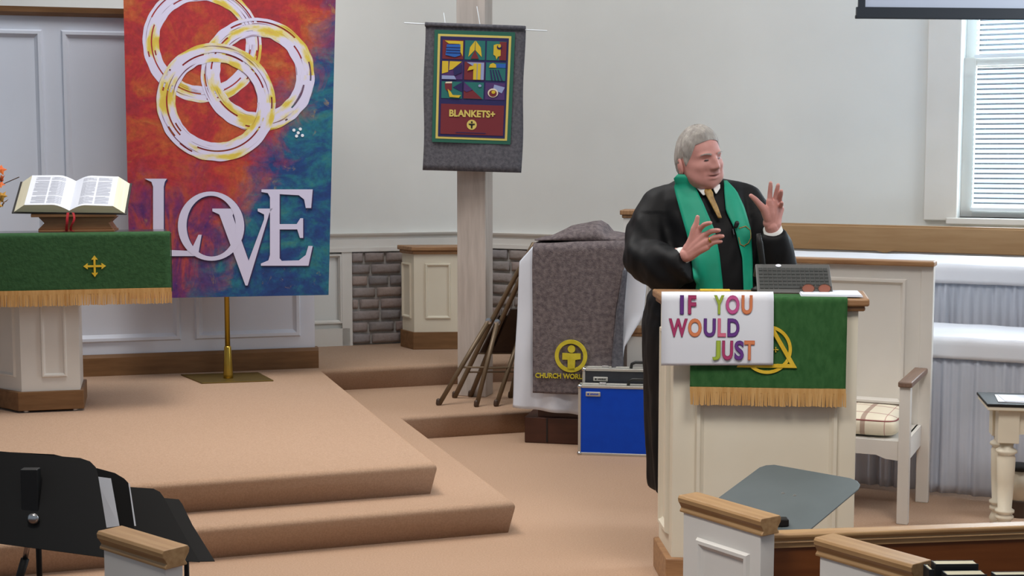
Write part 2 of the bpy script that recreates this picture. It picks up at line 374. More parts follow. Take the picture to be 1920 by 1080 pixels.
# --- window with casing, sill, sashes and blind
win = thing('window_1', 'tall white window with lowered white blind, daylight behind', 'window', wr.m @ Vector((wx0, 0, 0)), wr.rz); del win['category']; win['kind'] = 'structure'
ww = wx1 - wx0
cw = wx0 - wr.l(1738, 200)[0]
MB().box(-cw, 0, -0.03, 0.0, wz0 - 0.02, wz1 + 0.1).build('window_casing', 'white', win, bevel=0.006)
MB().box(ww, ww + cw, -0.03, 0.0, wz0 - 0.02, wz1 + 0.1).build('window_casing', 'white', win, bevel=0.006)
MB().box(-0.06, ww + 0.06, -0.07, 0.2, wz0 - 0.04, wz0).build('window_sill', 'white', win, bevel=0.006)
zm0 = wr.l(1860, 124)[1]; zm1 = wr.l(1860, 108)[1]
fw = 0.075
def sash(z0, z1, y):
    s = MB(); s.box(0, fw, y, y + 0.04, z0, z1); s.box(ww - fw, ww, y, y + 0.04, z0, z1); s.box(fw, ww - fw, y, y + 0.04, z0, z0 + fw * 0.7); s.box(fw, ww - fw, y, y + 0.04, z1 - fw * 0.7, z1)
    f = s.build('sash', 'white', win, bevel=0.004)
    MB().box(fw, ww - fw, y + 0.015, y + 0.02, z0 + fw * 0.7, z1 - fw * 0.7).build('pane', 'glass', f)
sash(wz0, zm1 + 0.01, 0.09); sash(zm0, wz1, 0.14)
# the blinds hang in front of each sash, inside the frame
for (z0, z1) in ((wz0 + 0.06, zm0 - 0.015), (zm1 + 0.02, wz1 - 0.05)):
    bl = bpy.data.objects.new('blind', None); col.objects.link(bl); bl.parent = win; bl.location = (0, 0, 0)
    sl = MB(); hw = 0.015; an = R(38)
    c_, s_ = math.cos(an) * hw, math.sin(an) * hw
    sl.add([(fw, -c_, -s_), (ww - fw, -c_, -s_), (ww - fw, c_, s_), (fw, c_, s_), (fw, -c_, -s_ + 0.0015), (ww - fw, -c_, -s_ + 0.0015), (ww - fw, c_, s_ + 0.0015), (fw, c_, s_ + 0.0015)],
           [(3, 2, 1, 0), (4, 5, 6, 7), (0, 1, 5, 4), (1, 2, 6, 5), (2, 3, 7, 6), (3, 0, 4, 7)])
    me = sl.mesh('slat', 'blind'); n = int((z1 - z0) / 0.031)
    for k in range(n):
        q = bpy.data.objects.new('slat', me); col.objects.link(q); q.parent = bl; q.location = (0, 0.065, z0 + (k + 0.5) * (z1 - z0) / n)
    MB().tube([(ww * 0.42, 0.05, z0), (ww * 0.42, 0.05, z1)], 0.0025, 6).build('cord', 'slat', bl)
    MB().box(fw * 0.9, ww - fw * 0.9, 0.05, 0.08, z0 - 0.015, z0 + 0.004).build('bottom_rail', 'slat', bl)

# --- projection screen hanging at the upper right
ps = Plane(D(1760, 20, 8.1), R(5.0))
sx0, sz0 = ps.l(1606, 33); 
scr = thing('projection_screen', 'white projection screen with black border hanging at the ceiling', 'screen', ps.o, ps.rz)
MB().box(sx0 + 0.045, 1.1, 0.0, 0.012, sz0 + 0.055, sz0 + 1.6).build('screen_fabric', 'screen_white', scr)
b_ = MB(); b_.box(sx0, 1.15, -0.006, 0.016, sz0, sz0 + 0.058); b_.box(sx0 + 0.01, sx0 + 0.047, -0.004, 0.014, sz0 + 0.058, sz0 + 1.6); b_.build('screen_border', 'screen_black', scr)
MB().tube([(sx0 - 0.005, 0.005, sz0 + 0.004), (1.15, 0.005, sz0 + 0.004)], 0.01, 8).build('bottom_bar', 'screen_black', scr)
MB().box(sx0 - 0.05, 1.2, -0.05, 0.07, sz0 + 1.6, sz0 + 1.72).build('housing', 'screen_black', scr)

# ================================================================== ALTAR SIDE
# --- wooden post (upright beam)
pc = (G(858, 742, MID) + G(912, 747, MID)) / 2
post = thing('wooden_post', 'tall pale whitewashed wooden post behind the hanging grey banner', 'post', (pc.x + 0.02, pc.y + 0.09, MID), R(-16))
MB().box(-0.095, 0.095, -0.08, 0.08, 0, 4.3).build('beam', 'post_wood', post, bevel=0.006)

# --- pedestal with wooden cap and base, by the bricks
pp = Plane(G(777, 655, P), R(4))
ph = pp.l(800, 462)[1]
ped = thing('pedestal', 'white panelled pedestal with wood cap standing by the brick wall', 'pedestal', pp.o, pp.rz)
def oct_poly(w, d, ch, e=0.0):          # front edge from x=0..w, chamfered left and right going back
    return [(0 - e * 0.5, 0 - e), (w + e * 0.5, 0 - e), (w + ch * 0.5 + e, ch - e * 0.2), (w + ch * 0.5 + e, d), (-ch * 0.5 - e, d), (-ch * 0.5 - e, ch - e * 0.2)]
MB().prism(oct_poly(0.36, 0.2, 0.17), 0.1, ph - 0.04).build('body', 'cream', ped)
MB().prism(oct_poly(0.36, 0.2, 0.17, 0.015), 0.0, 0.125).build('base', 'base_wood', ped, bevel=0.004)
mb = MB().prism(oct_poly(0.36, 0.2, 0.17, 0.018), ph - 0.055, ph - 0.03); mb.prism(oct_poly(0.36, 0.2, 0.17, 0.035), ph - 0.03, ph); mb.build('cap', 'wood', ped, bevel=0.006)
z0, z1 = pp.l(800, 598)[1], pp.l(800, 494)[1]; x0, x1 = pp.l(797, 550)[0], pp.l(845, 550)[0]
MB().mould(x0, x1, z0, z1, 0.0, 0.022, 0.012).build('panel_moulding', 'cream', ped)
cm = MB().mould(0.04, 0.18, z0, z1, 0.0, 0.022, 0.012); cm.xform(Matrix.Translation((-0.1, 0.2, 0)) @ Matrix.Rotation(math.atan2(-0.2, 0.1), 4, 'Z')); cm.build('panel_moulding', 'cream', ped)

# --- communion table
at = Plane(G(42, 774, P), R(14.0))
th = at.l(150, 436)[1]
table = thing('communion_table', 'white panelled communion table with dark polished top', 'table', at.o, at.rz)
lw = at.l(150, 700)[0]
leg_poly = [(0, 0), (lw, 0), (lw, 0.36), (-0.3, 0.36), (-0.22, 0.27)]
def offs(poly, e):
    c = Vector((sum(p[0] for p in poly) / len(poly), sum(p[1] for p in poly) / len(poly)))
    return [(p[0] + (e if p[0] > c.x else -e), p[1] + (e if p[1] > c.y else -e)) for p in poly]
MB().prism(leg_poly, 0.1, th - 0.04).build('pedestal', 'white', table)
MB().prism(offs(leg_poly, 0.018), 0.012, 0.115).build('base', 'base_wood', table, bevel=0.004)
for (x, y) in ((0.02, 0.02), (lw - 0.03, 0.02), (lw - 0.03, 0.33)): MB().lathe([(0.018, 0), (0.018, 0.014)], 12, (x, y, 0)).build('foot', 'chrome', table)
lx0, lz0 = at.l(78, 700); lx1, _ = at.l(126, 700)
MB().mould(lx0, lx1, 0.19, th - 0.22, 0.0, 0.022, 0.012).build('panel_moulding', 'white', table)
cm = MB().mould(0.04, 0.3, 0.19, th - 0.22, 0, 0.022, 0.012); cm.xform(Matrix.Translation((-0.22, 0.27, 0)) @ Matrix.Rotation(math.atan2(-0.27, 0.22), 4, 'Z')); cm.build('panel_moulding', 'white', table)
TX0, TX1 = -1.5, at.l(320, 436)[0] - 0.015
MB().box(TX0, TX1, -0.1, 0.5, th - 0.035, th - 0.012).build('table_top', 'black_top', table, bevel=0.004)
MB().box(TX0 + 0.05, TX1 - 0.04, -0.06, 0.46, th - 0.13, th - 0.035).build('apron', 'white', table)
# mirror pedestal off to the left carries the other end
MB().prism([(-1.25, 0.02), (-0.95, 0.02), (-0.95, 0.36), (-1.25, 0.36)], 0.0, th - 0.04).build('pedestal', 'white', table)

def fringe_mb(x0, x1, z0, z1, y, seed, step=0.007):
    """a heading band and hundreds of hanging strands, each a thin wedge"""
    mb = MB(); r = random.Random(seed); h = z1 - z0; mb.box(x0, x1, y - 0.006, y + 0.002, z1 - h * 0.28, z1)
    x = x0
    while x < x1 - step * 0.5:
        d = r.uniform(-0.0022, 0.0022); e = r.uniform(0, h * 0.06); yy = y - 0.004 + r.uniform(-0.002, 0.002)
        mb.add([(x, yy - 0.003, z1 - h * 0.25), (x + step, yy - 0.003, z1 - h * 0.25), (x + step * 0.9 + d, yy - 0.004, z0 + e), (x + step * 0.1 + d, yy - 0.004, z0 + e), (x + step / 2, yy + 0.004, z1 - h * 0.25), (x + step / 2 + d, yy + 0.003, z0 + e)],
               [(3, 2, 1, 0), (0, 4, 5, 3), (4, 1, 2, 5), (2, 3, 5)])
        x += step
    return mb
# altar cloth: runner over the front edge with gold cross and fringe
cl = thing('altar_cloth', 'green altar cloth with small gold cross and tan fringe on table front', 'cloth', at.o, at.rz)
CX1 = at.l(320, 500)[0]; zc0 = at.l(160, 541)[1]; zf0 = at.l(160, 569)[1]
cy = -0.115
def altar_cloth(u, v):
    x = TX0 + 0.02 + u * (CX1 - TX0 - 0.02); rr = 0.014
    L1 = 0.09; L2 = th - rr - zc0; t = v * (L1 + L2 + rr * 1.57)
    if t < L1: y, z = cy + rr + (L1 - t), th
    elif t < L1 + rr * 1.57:
        a = (t - L1) / rr; y, z = cy + rr - rr * math.sin(a), th - rr + rr * math.cos(a)
    else: y, z = cy, th - rr - (t - L1 - rr * 1.57)
    return (x, y - 0.003 * math.sin(x * 9) * max(0, (th - z)) * 3, z)
MB().grid(altar_cloth, 60, 40).build('fabric', 'green', cl, smooth=True, solid=0.005)
sd = MB().grid(lambda u, v: (CX1 + 0.004, cy + 0.005 + u * 0.085, th - 0.004 - v * (th - zc0 + 0.01)), 4, 8); sd.build('side_fall', 'green', cl, solid=0.004)
fringe_mb(TX0 + 0.02, CX1, zf0, zc0 + 0.006, cy, 1).build('fringe', 'fringe', cl)['kind'] = 'stuff'
def budded_cross(cx, cz, s):
    """cross with arrow-like budded ends, as polygons in xz"""
    t = 0.09 * s; a = s; mb = []
    for k in range(4):
        an = k * math.pi / 2; c, si = math.cos(an), math.sin(an)
        arm = [(t, -t), (a * 0.62, -t), (a * 0.58, -a * 0.27), (a * 0.72, -a * 0.22), (a * 0.78, -t * 1.6), (a * 1.0, 0), (a * 0.78, t * 1.6), (a * 0.72, a * 0.22), (a * 0.58, a * 0.27), (a * 0.62, t), (t, t), (0, 0)]
        mb.append([(cx + x * c - z * si, cz + x * si + z * c) for (x, z) in arm])
    return mb
cxz = at.l(179, 496); cs = at.l(200, 496)[0] - cxz[0]
mb = MB()
for pl in budded_cross(cxz[0], cxz[1], cs): mb.slab(pl, cy - 0.007, cy - 0.001)
mb.build('gold_cross', 'gold', cl)

# --- book stand and open book
bs = at.m @ Vector((at.l(146, 432)[0], 0.12, th)); 
stand = thing('book_stand', 'low brown wooden book rest on the altar table', 'book stand', bs, R(8))
k_ = 0.0029
mb = MB(); mb.box(-0.20, 0.20, -0.09, 0.10, 0.0, 0.014); mb.build('lower_board', 'book_stand', stand, bevel=0.003)
mb = MB().slab([(-0.205, 0.014), (0.195, 0.014), (0.17, 0.05), (0.205, 0.082), (-0.2, 0.082), (-0.17, 0.05)], -0.075, 0.09); mb.build('rest_block', 'book_stand', stand, bevel=0.003)
mb = MB().add([(-0.235, -0.1, 0.082), (0.215, -0.1, 0.082), (0.215, 0.09, 0.19), (-0.235, 0.09, 0.19), (-0.235, -0.1, 0.098), (0.215, -0.1, 0.098), (0.215, 0.09, 0.21), (-0.235, 0.09, 0.21)], [(3, 2, 1, 0), (4, 5, 6, 7), (0, 1, 5, 4), (1, 2, 6, 5), (2, 3, 7, 6), (3, 0, 4, 7)])
mb.build('sloped_board', 'book_stand', stand, bevel=0.003)
bk = thing('open_book', 'large open bible with white pages on the brown book rest', 'book', bs + Vector((-0.018, -0.1, 0.108)), rot=(R(33), R(1.0), R(8)))
HW = 0.29; HD = 0.285; TH = 0.05           # half width, page height, block thickness
def page_prof(t):   # t 0 at gutter .. 1 at fore edge
    return TH * (0.25 + 0.75 * math.sin(min(1.0, t * 2.6) * math.pi / 2)) - 0.006 * max(0, t - 0.4)
mb = MB(); mb.box(-HW - 0.012, HW + 0.012, -0.008, HD + 0.008, -0.007, -0.001); mb.build('cover', 'leather', bk, bevel=0.002)
for sgn in (-1, 1):
    fore = HW * 0.8
    def blk(u, v, sgn=sgn): return (sgn * u * fore, v * HD, page_prof(u))
    mb = MB().grid(blk, 24, 2); mb.build('page', 'page', bk, smooth=True)
    mb = MB(); n = 24
    top = [(sgn * i / n * fore, 0, page_prof(i / n)) for i in range(n + 1)] + [(sgn * HW, 0, 0), (0, 0, 0)]
    mb.add(top, [tuple(range(len(top)))]); mb.add([(x, HD, z) for (x, _, z) in top], [tuple(range(len(top)))])
    mb.add([(sgn * fore, 0, page_prof(1)), (sgn * HW, 0, 0), (sgn * HW, HD, 0), (sgn * fore, HD, page_prof(1))], [(0, 1, 2, 3)])
    mb.build('page_block', 'page_edge', bk)
    # two printed columns on each page: rows of tiny grey lines
    mb = MB(); rnd = random.Random(5 + sgn)
    for (ca, cb) in ((0.2, 0.52), (0.56, 0.88)):
        for r_ in range(40):
            if r_ % 23 == 11: continue
            v0 = 0.06 + r_ * 0.0222; e = cb - (rnd.uniform(0, 0.12) if r_ % 7 == 3 else 0)
            pts = [ca + (e - ca) * q / 4 for q in range(5)]
            vs = [(sgn * t * fore, v0 * HD, page_prof(t) + 0.0007) for t in pts] + [(sgn * t * fore, (v0 + 0.009) * HD, page_prof(t) + 0.0007) for t in pts]
            mb.add(vs, [(q, q + 1, q + 6, q + 5) for q in range(4)])
    mb.build('print', 'grey_text', bk)
rb = thing('ribbon_marker', 'red ribbon markers hanging from the open bible', 'ribbon', bs + Vector((-0.01, -0.1, 0.0)))
MB().grid(lambda u, v: (-0.02 + u * 0.014 - 0.02 * max(0, v - 0.5), -0.012 - 0.02 * math.sin(v * 3), 0.108 - v * 0.102), 2, 10).build('ribbon', 'red', rb, solid=0.0015)
MB().grid(lambda u, v: (0.008 + u * 0.012 + 0.012 * math.sin(v * 5), -0.012 - 0.024 * math.sin(v * 3), 0.108 - v * 0.1), 2, 10).build('ribbon', 'red', rb, solid=0.0015)
MB().grid(lambda u, v: (-0.035 + v * 0.06, -0.036 + u * 0.01, 0.006 + 0.008 * math.sin(v * 3)), 2, 10).build('ribbon', 'red', rb, solid=0.0015)

# --- autumn leaves of an arrangement reaching in at the left edge
fa = at.m @ Vector((at.l(-40, 432)[0], 0.16, th))
lv = thing('leaf_arrangement', 'orange autumn leaf arrangement cut by the left edge above the table', 'plant', fa)
MB().lathe([(0.05, 0.0), (0.07, 0.03), (0.075, 0.09), (0.05, 0.13), (0.055, 0.15)], 20).build('vase', 'book_stand', lv, smooth=True)
rnd = random.Random(11)
def leaf_mesh(name, m):
    pts = []
    for k in range(10):
        a = 2 * math.pi * k / 10; r = 0.034 if k % 2 == 0 else 0.017
        pts.append((r * math.cos(a), r * math.sin(a), 0.006 * math.cos(a * 2)))
    mb = MB().add([(0, 0, 0.006)] + pts, [(0, 1 + k, 1 + (k + 1) % 10) for k in range(10)]); return mb.mesh(name, m)
lm = [leaf_mesh('leaf', 'orange_leaf'), leaf_mesh('leaf', 'yellow_leaf')]
for (px, py, dy, i) in [(2, 318, 0, 0), (-8, 330, -.03, 0), (4, 336, .02, 0), (1, 345, -.02, 0), (-12, 350, 0, 0), (2, 374, 0, 1), (8, 381, .02, 1), (-6, 384, -.03, 1), (5, 367, -.02, 1), (-14, 370, .02, 0), (-20, 340, .03, 0), (-24, 325, 0, 1), (-30, 360, 0, 0), (-40, 335, -.02, 0), (-45, 350, .04, 1), (-25, 390, 0, 0), (-50, 380, 0, 1)]:
    p = D(px, py, fa.y + dy) - fa
    q = bpy.data.objects.new('leaf', lm[i]); col.objects.link(q); q.parent = lv; q.location = p; q.rotation_euler = (R(70 + rnd.uniform(-30, 30)), rnd.uniform(-.5, .5), rnd.uniform(-1, 1)); q.scale = (0.8 + .4 * rnd.random(),) * 3
    MB().tube([(p.x * .1, 0, 0.14), (p.x * .6, dy * .5, p.z * .7), tuple(p)], 0.002, 5).build('stem', 'twig', lv)
tp = D(36, 332, fa.y) - fa; MB().tube([(0, 0, .14), (tp.x * .5, 0, tp.z * .85), tuple(tp)], 0.0025, 5).build('twig', 'twig', lv)

# --- love banner on its brass stand
pb = G(428, 711, P)
bstand = thing('banner_stand', 'brass pole on flat square base holding the rainbow banner', 'stand', pb)
pl4 = [G(339, 704, P), G(484, 700, P), G(513, 715, P), G(378, 720, P)]
MB().prism([(p.x - pb.x, p.y - pb.y) for p in pl4], 0, 0.008).build('base_plate', 'brass_plate', bstand, bevel=0.002)
MB().tube([(0, 0, 0.008), (0, 0, 2.75)], 0.016, 16).build('pole', 'brass', bstand, smooth=True)
MB().lathe([(0.03, 0.008), (0.03, 0.03), (0.022, 0.2), (0.018, 0.21)], 16).build('socket', 'brass', bstand, smooth=True)
MB().tube([(-0.68, -0.02, 2.7), (0.66, -0.02, 2.7)], 0.012, 12).build('crossbar', 'brass', bstand).rotation_euler = (0, 0, R(14))
bn = Plane(pb + (D(428, 400, pb.y - 0.05) - D(428, 400, pb.y)) + Vector((0, -0.02, 0)), R(14))
ban = thing('banner', 'tall rainbow banner with interlocked rings and the word LOVE', 'banner', bn.o, bn.rz)
def bp(x, y): return bn.l(x, y)
btl, bbl, bbr, btr = bp(228, -150), bp(244, 560), bp(616, 553), bp(633, -150)
def banner_mat():
    m = bpy.data.materials.new('banner_print'); m.use_nodes = True; nt = m.node_tree; n = nt.nodes; L = nt.links; b = n['Principled BSDF']; b.inputs['Roughness'].default_value = 0.6
    tc = n.new('ShaderNodeTexCoord'); sp = n.new('ShaderNodeSeparateXYZ'); L.new(tc.outputs['Object'], sp.inputs[0])
    def nz(scale, det, st=(1, 1, 1), dist=0.0):
        mp = n.new('ShaderNodeMapping'); mp.inputs['Scale'].default_value = st; mp.inputs['Location'].default_value = (scale, 3.1, scale * .7); L.new(tc.outputs['Object'], mp.inputs[0])
        t = n.new('ShaderNodeTexNoise'); t.inputs['Scale'].default_value = scale; t.inputs['Detail'].default_value = det; t.inputs['Distortion'].default_value = dist; t.inputs['Roughness'].default_value = 0.68; L.new(mp.outputs[0], t.inputs['Vector']); return t.outputs['Fac']
    def math_(op, a, b_):
        q = n.new('ShaderNodeMath'); q.operation = op
        for i, v in enumerate((a, b_)):
            if isinstance(v, (int, float)): q.inputs[i].default_value = v
            else: L.new(v, q.inputs[i])
        return q.outputs[0]
    def ramp(fac, stops):
        r = n.new('ShaderNodeValToRGB'); e = r.color_ramp.elements
        while len(e) < len(stops): e.new(0.5)
        for i, (p, c) in enumerate(stops): e[i].position = p; e[i].color = lin(c)
        L.new(fac, r.inputs[0]); return r.outputs[0]
    def mix(f, a, b_):
        q = n.new('ShaderNodeMix'); q.data_type = 'RGBA'; L.new(f, q.inputs[0]); L.new(a, q.inputs[6]); L.new(b_, q.inputs[7]); return q.outputs[2]
    warm = ramp(nz(3.2, 6, (1, 1, 1.2), .6), [(0.3, (136, 34, 54)), (0.5, (180, 44, 46)), (0.6, (188, 82, 40)), (0.76, (200, 124, 66))])
    purp = ramp(nz(5, 6, (1.4, 1, .7), .8), [(0.3, (70, 30, 110)), (0.45, (112, 44, 96)), (0.56, (170, 66, 66)), (0.68, (190, 98, 60))])
    blue = ramp(nz(4, 6, (.8, 1, 1.4), .5), [(0.3, (22, 38, 108)), (0.46, (16, 66, 124)), (0.58, (24, 110, 128)), (0.75, (70, 130, 110))])
    # position gradients: x from left to right, z from bottom to top, broken by noise
    zc = sp.outputs['Z']; xcO = sp.outputs['X']; nn = nz(4.5, 6, (1, 1, 1), .4)
    zlow, zhigh = bbl[1], bp(400, 0)[1]; H_ = zhigh - zlow; W_ = bbr[0] - bbl[0]
    g1 = math_('ADD', math_('DIVIDE', math_('SUBTRACT', zc, zlow + 0.36 * H_), 0.22 * H_), math_('MULTIPLY', math_('SUBTRACT', nn, 0.5), 3.0))
    f1 = n.new('ShaderNodeClamp'); L.new(math_('ADD', g1, 0.5), f1.inputs[0])
    low = mix(f1.outputs[0], purp, warm)
    # diagonal from upper right (z 62 %) down to the lower middle goes blue
    xx = math_('DIVIDE', math_('SUBTRACT', xcO, bbl[0]), W_); zz = math_('DIVIDE', math_('SUBTRACT', zc, zlow), H_)
    d_ = math_('SUBTRACT', math_('MULTIPLY', xx, 1.0), math_('ADD', math_('MULTIPLY', zz, 0.75), 0.33))
    g2 = math_('ADD', math_('MULTIPLY', d_, 5.0), math_('MULTIPLY', math_('SUBTRACT', nz(5.5, 7, (1, 1, 1), .7), 0.5), 2.6))
    f2 = n.new('ShaderNodeClamp'); L.new(math_('ADD', g2, 0.5), f2.inputs[0])
    c = mix(f2.outputs[0], low, blue)
    yel = ramp(nz(9, 5, (1, 1, .8), 1.0), [(0.0, (0, 0, 0)), (0.63, (0, 0, 0)), (0.74, (255, 255, 255)), (1.0, (255, 255, 255))])
    ycol = n.new('ShaderNodeRGB'); ycol.outputs[0].default_value = lin((186, 150, 70))
    q = math_('MULTIPLY', yel, 0.55); c = mix(q, c, ycol.outputs[0])
    fine = nz(30, 4, (1, 1, 1)); dk = ramp(fine, [(0.3, (215, 215, 215)), (0.6, (255, 255, 255))])
    mu = n.new('ShaderNodeMix'); mu.data_type = 'RGBA'; mu.blend_type = 'MULTIPLY'; mu.inputs[0].default_value = 1.0; L.new(c, mu.inputs[6]); L.new(dk, mu.inputs[7])
    L.new(mu.outputs[2], b.inputs['Base Color']); M['banner_print'] = m
banner_mat()
def bsurf(u, v):
    a = Vector(btl).lerp(Vector(btr), u); c = Vector(bbl).lerp(Vector(bbr), u); p = a.lerp(c, v)
    return (p.x, 0.0, p.y)
MB().grid(bsurf, 20, 40).build('fabric', 'banner_print', ban, solid=0.003)
kpx = (bp(500, 200)[0] - bp(400, 200)[0]) / 100.0; kpz = (bp(400, 100)[1] - bp(400, 200)[1]) / 100.0
def ring_mat():
    m = bpy.data.materials.new('ring_paint'); m.use_nodes = True; nt = m.node_tree; n = nt.nodes; L = nt.links; b = n['Principled BSDF']; b.inputs['Roughness'].default_value = 0.6
    uv = n.new('ShaderNodeUVMap')
    def nz(st, det, off):
        mp = n.new('ShaderNodeMapping'); mp.inputs['Scale'].default_value = st; mp.inputs['Location'].default_value = off; L.new(uv.outputs[0], mp.inputs[0])
        oi = n.new('ShaderNodeObjectInfo'); t = n.new('ShaderNodeTexNoise'); t.noise_dimensions = '4D'; t.inputs['Scale'].default_value = 1; t.inputs['Detail'].default_value = det; L.new(mp.outputs[0], t.inputs['Vector'])
        ml = n.new('ShaderNodeMath'); ml.operation = 'MULTIPLY'; ml.inputs[1].default_value = 20; L.new(oi.outputs['Random'], ml.inputs[0]); L.new(ml.outputs[0], t.inputs['W']); return t.outputs['Fac']
    def ramp(fac, stops, lerp='LINEAR'):
        r = n.new('ShaderNodeValToRGB'); e = r.color_ramp.elements; r.color_ramp.interpolation = lerp
        while len(e) < len(stops): e.new(0.5)
        for i, (p, c) in enumerate(stops): e[i].position = p; e[i].color = lin(c)
        L.new(fac, r.inputs[0]); return r.outputs[0]
    base = ramp(nz((9, 1.5, 1), 5, (0, 0, 0)), [(0.5, (214, 208, 232)), (0.55, (220, 208, 170)), (0.6, (214, 192, 74)), (0.78, (200, 140, 70))])
    streak = ramp(nz((5, 11, 1), 4, (9, 2, 0)), [(0.36, (130, 66, 84)), (0.4, (255, 255, 255))])
    mu = n.new('ShaderNodeMix'); mu.data_type = 'RGBA'; mu.blend_type = 'MULTIPLY'; mu.inputs[0].default_value = 1.0; L.new(base, mu.inputs[6]); L.new(streak, mu.inputs[7])
    L.new(mu.outputs[2], b.inputs['Base Color']); M['ring_paint'] = m
ring_mat()
for i, (cx, cy_, ro, ri) in enumerate(((380, 82, 110, 80), (484, 140, 107, 72), (406, 192, 111, 76))):
    c = bp(cx, cy_); mb = MB(); n = 120; uvs = []; rr = random.Random(40 + i); nr = 12
    def rad(f, a):
        return (ri + (ro - ri) * f) + (2.2 * noise.noise((math.cos(a) * 5, math.sin(a) * 5, i + (0 if f < .5 else 9))) if f in (0, 1) else 0)
    for k in range(n):
        for j in range(nr + 1):
            a = 2 * math.pi * k / n; r_ = rad(j / nr, a); mb.v.append((c[0] + r_ * math.cos(a) * kpx, -0.003 - 0.0012 * i, c[1] + r_ * math.sin(a) * kpz))
    for k in range(n):
        for j in range(nr):
            ga = noise.noise((math.cos(2 * math.pi * k / n) * 1.6, math.sin(2 * math.pi * k / n) * 1.6, i * 7.3)); gb = noise.noise((math.cos(2 * math.pi * k / n) * 3, math.sin(2 * math.pi * k / n) * 3, i * 5.1 + 40))
            if (j == 5 and ga > 0.05) or (j == 9 and ga < -0.12) or (j in (3, 8) and gb > 0.3): continue
            b0 = k * (nr + 1) + j; d0 = ((k + 1) % n) * (nr + 1) + j
            mb.f.append((b0, b0 + 1, d0 + 1, d0)); u0, u1 = k / n, (k + 1) / n; uvs += [(u0, j / nr), (u0, (j + 1) / nr), (u1, (j + 1) / nr), (u1, j / nr)]
    o = mb.build('painted_ring', 'ring_paint', ban); ul = o.data.uv_layers.new(name='uv')
    for q, t in enumerate(uvs): ul.data[q].uv = t
mb = MB()
for (x, y) in ((551, 244), (559, 249), (563, 242), (556, 255), (567, 254)): p = bp(x, y); mb.disc(p[0], p[1], 3.0 * kpx, -0.005, -0.001, 12)
mb.build('paint_dots', 'paper', ban)
# the lettering, cut as flat white serif letters with a thin dark edge behind
def lett(polys, rings=()):
    mb = MB(); ed = MB()
    for pl in polys:
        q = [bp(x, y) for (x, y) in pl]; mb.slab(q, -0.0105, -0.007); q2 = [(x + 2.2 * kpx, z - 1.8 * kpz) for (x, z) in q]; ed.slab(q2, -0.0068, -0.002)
    for (cx, cy_, rx, rz_, tx, tz) in rings:
        c = bp(cx, cy_)
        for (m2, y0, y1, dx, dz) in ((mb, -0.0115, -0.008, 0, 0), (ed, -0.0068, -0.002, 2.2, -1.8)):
            n = 56; o = len(m2.v)
            for k in range(n):
                a = 2 * math.pi * k / n; ca, sa = math.cos(a), math.sin(a)
                for (fx, fz, y) in ((rx, rz_, y0), (rx - tx, rz_ - tz, y0), (rx - tx, rz_ - tz, y1), (rx, rz_, y1)): m2.v.append((c[0] + (fx * ca + dx) * kpx, y, c[1] + (fz * sa + dz) * kpz))
            for k in range(n):
                b0 = o + 4 * k; d0 = o + 4 * ((k + 1) % n)
                for q in range(4): m2.f.append((b0 + q, b0 + (q + 1) % 4, d0 + (q + 1) % 4, d0 + q))
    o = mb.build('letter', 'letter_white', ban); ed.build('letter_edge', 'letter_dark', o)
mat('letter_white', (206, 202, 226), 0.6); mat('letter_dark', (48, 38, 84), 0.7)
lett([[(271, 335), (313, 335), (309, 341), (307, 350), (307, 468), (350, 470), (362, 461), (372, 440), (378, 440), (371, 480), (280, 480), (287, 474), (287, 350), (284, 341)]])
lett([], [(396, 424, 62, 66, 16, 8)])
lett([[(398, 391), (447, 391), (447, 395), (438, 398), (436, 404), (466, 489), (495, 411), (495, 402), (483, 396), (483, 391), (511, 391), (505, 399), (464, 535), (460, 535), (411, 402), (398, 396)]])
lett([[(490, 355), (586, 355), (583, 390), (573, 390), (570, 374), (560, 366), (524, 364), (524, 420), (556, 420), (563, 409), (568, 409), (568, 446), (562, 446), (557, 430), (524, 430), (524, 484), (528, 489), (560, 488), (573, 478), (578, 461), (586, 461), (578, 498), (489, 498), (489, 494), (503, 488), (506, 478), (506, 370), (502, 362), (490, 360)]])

# ================================================================== GREY FELT BANNER ON THE POST
fb = Plane(D(889, 180, pc.y - 0.12), 0.0, R(1.7))
felt = thing('felt_banner', 'grey felt banner with colourful BLANKETS+ print hanging on the post', 'banner', fb.o, rot=(0, R(1.7), 0))
def fp(x, y): return fb.l(x, y)
c4 = [fp(797, 42), fp(985, 49), fp(978, 324), fp(793, 319)]
def fsurf(u, v):
    a = Vector(c4[0]).lerp(Vector(c4[1]), u); c = Vector(c4[3]).lerp(Vector(c4[2]), u); p = a.lerp(c, v)
    return (p.x + 0.004 * math.sin(v * 9 + 1) * (abs(u - .5) > .45), 0.006 * math.sin(u * 7) * v, p.y)
MB().grid(fsurf, 20, 24).build('fabric', 'felt', felt, smooth=True, solid=0.004)
MB().tube([(c4[0][0], -0.003, c4[0][1] - 0.012), (c4[1][0], -0.003, c4[1][1] - 0.012)], 0.014, 10).build('top_hem', 'felt', felt, smooth=True)
mat('print_green', (34, 92, 74), 0.8); mat('print_yellow', (206, 186, 96), 0.8); mat('print_navy', (34, 30, 82), 0.8); mat('print_maroon', (112, 34, 42), 0.8)
mat('print_gold', (204, 174, 42), 0.8); mat('print_blue', (36, 92, 168), 0.8); mat('print_teal', (30, 104, 98), 0.8); mat('print_purple', (74, 44, 98), 0.8); mat('print_sky', (142, 152, 190), 0.8); mat('print_cream', (222, 206, 180), 0.8)
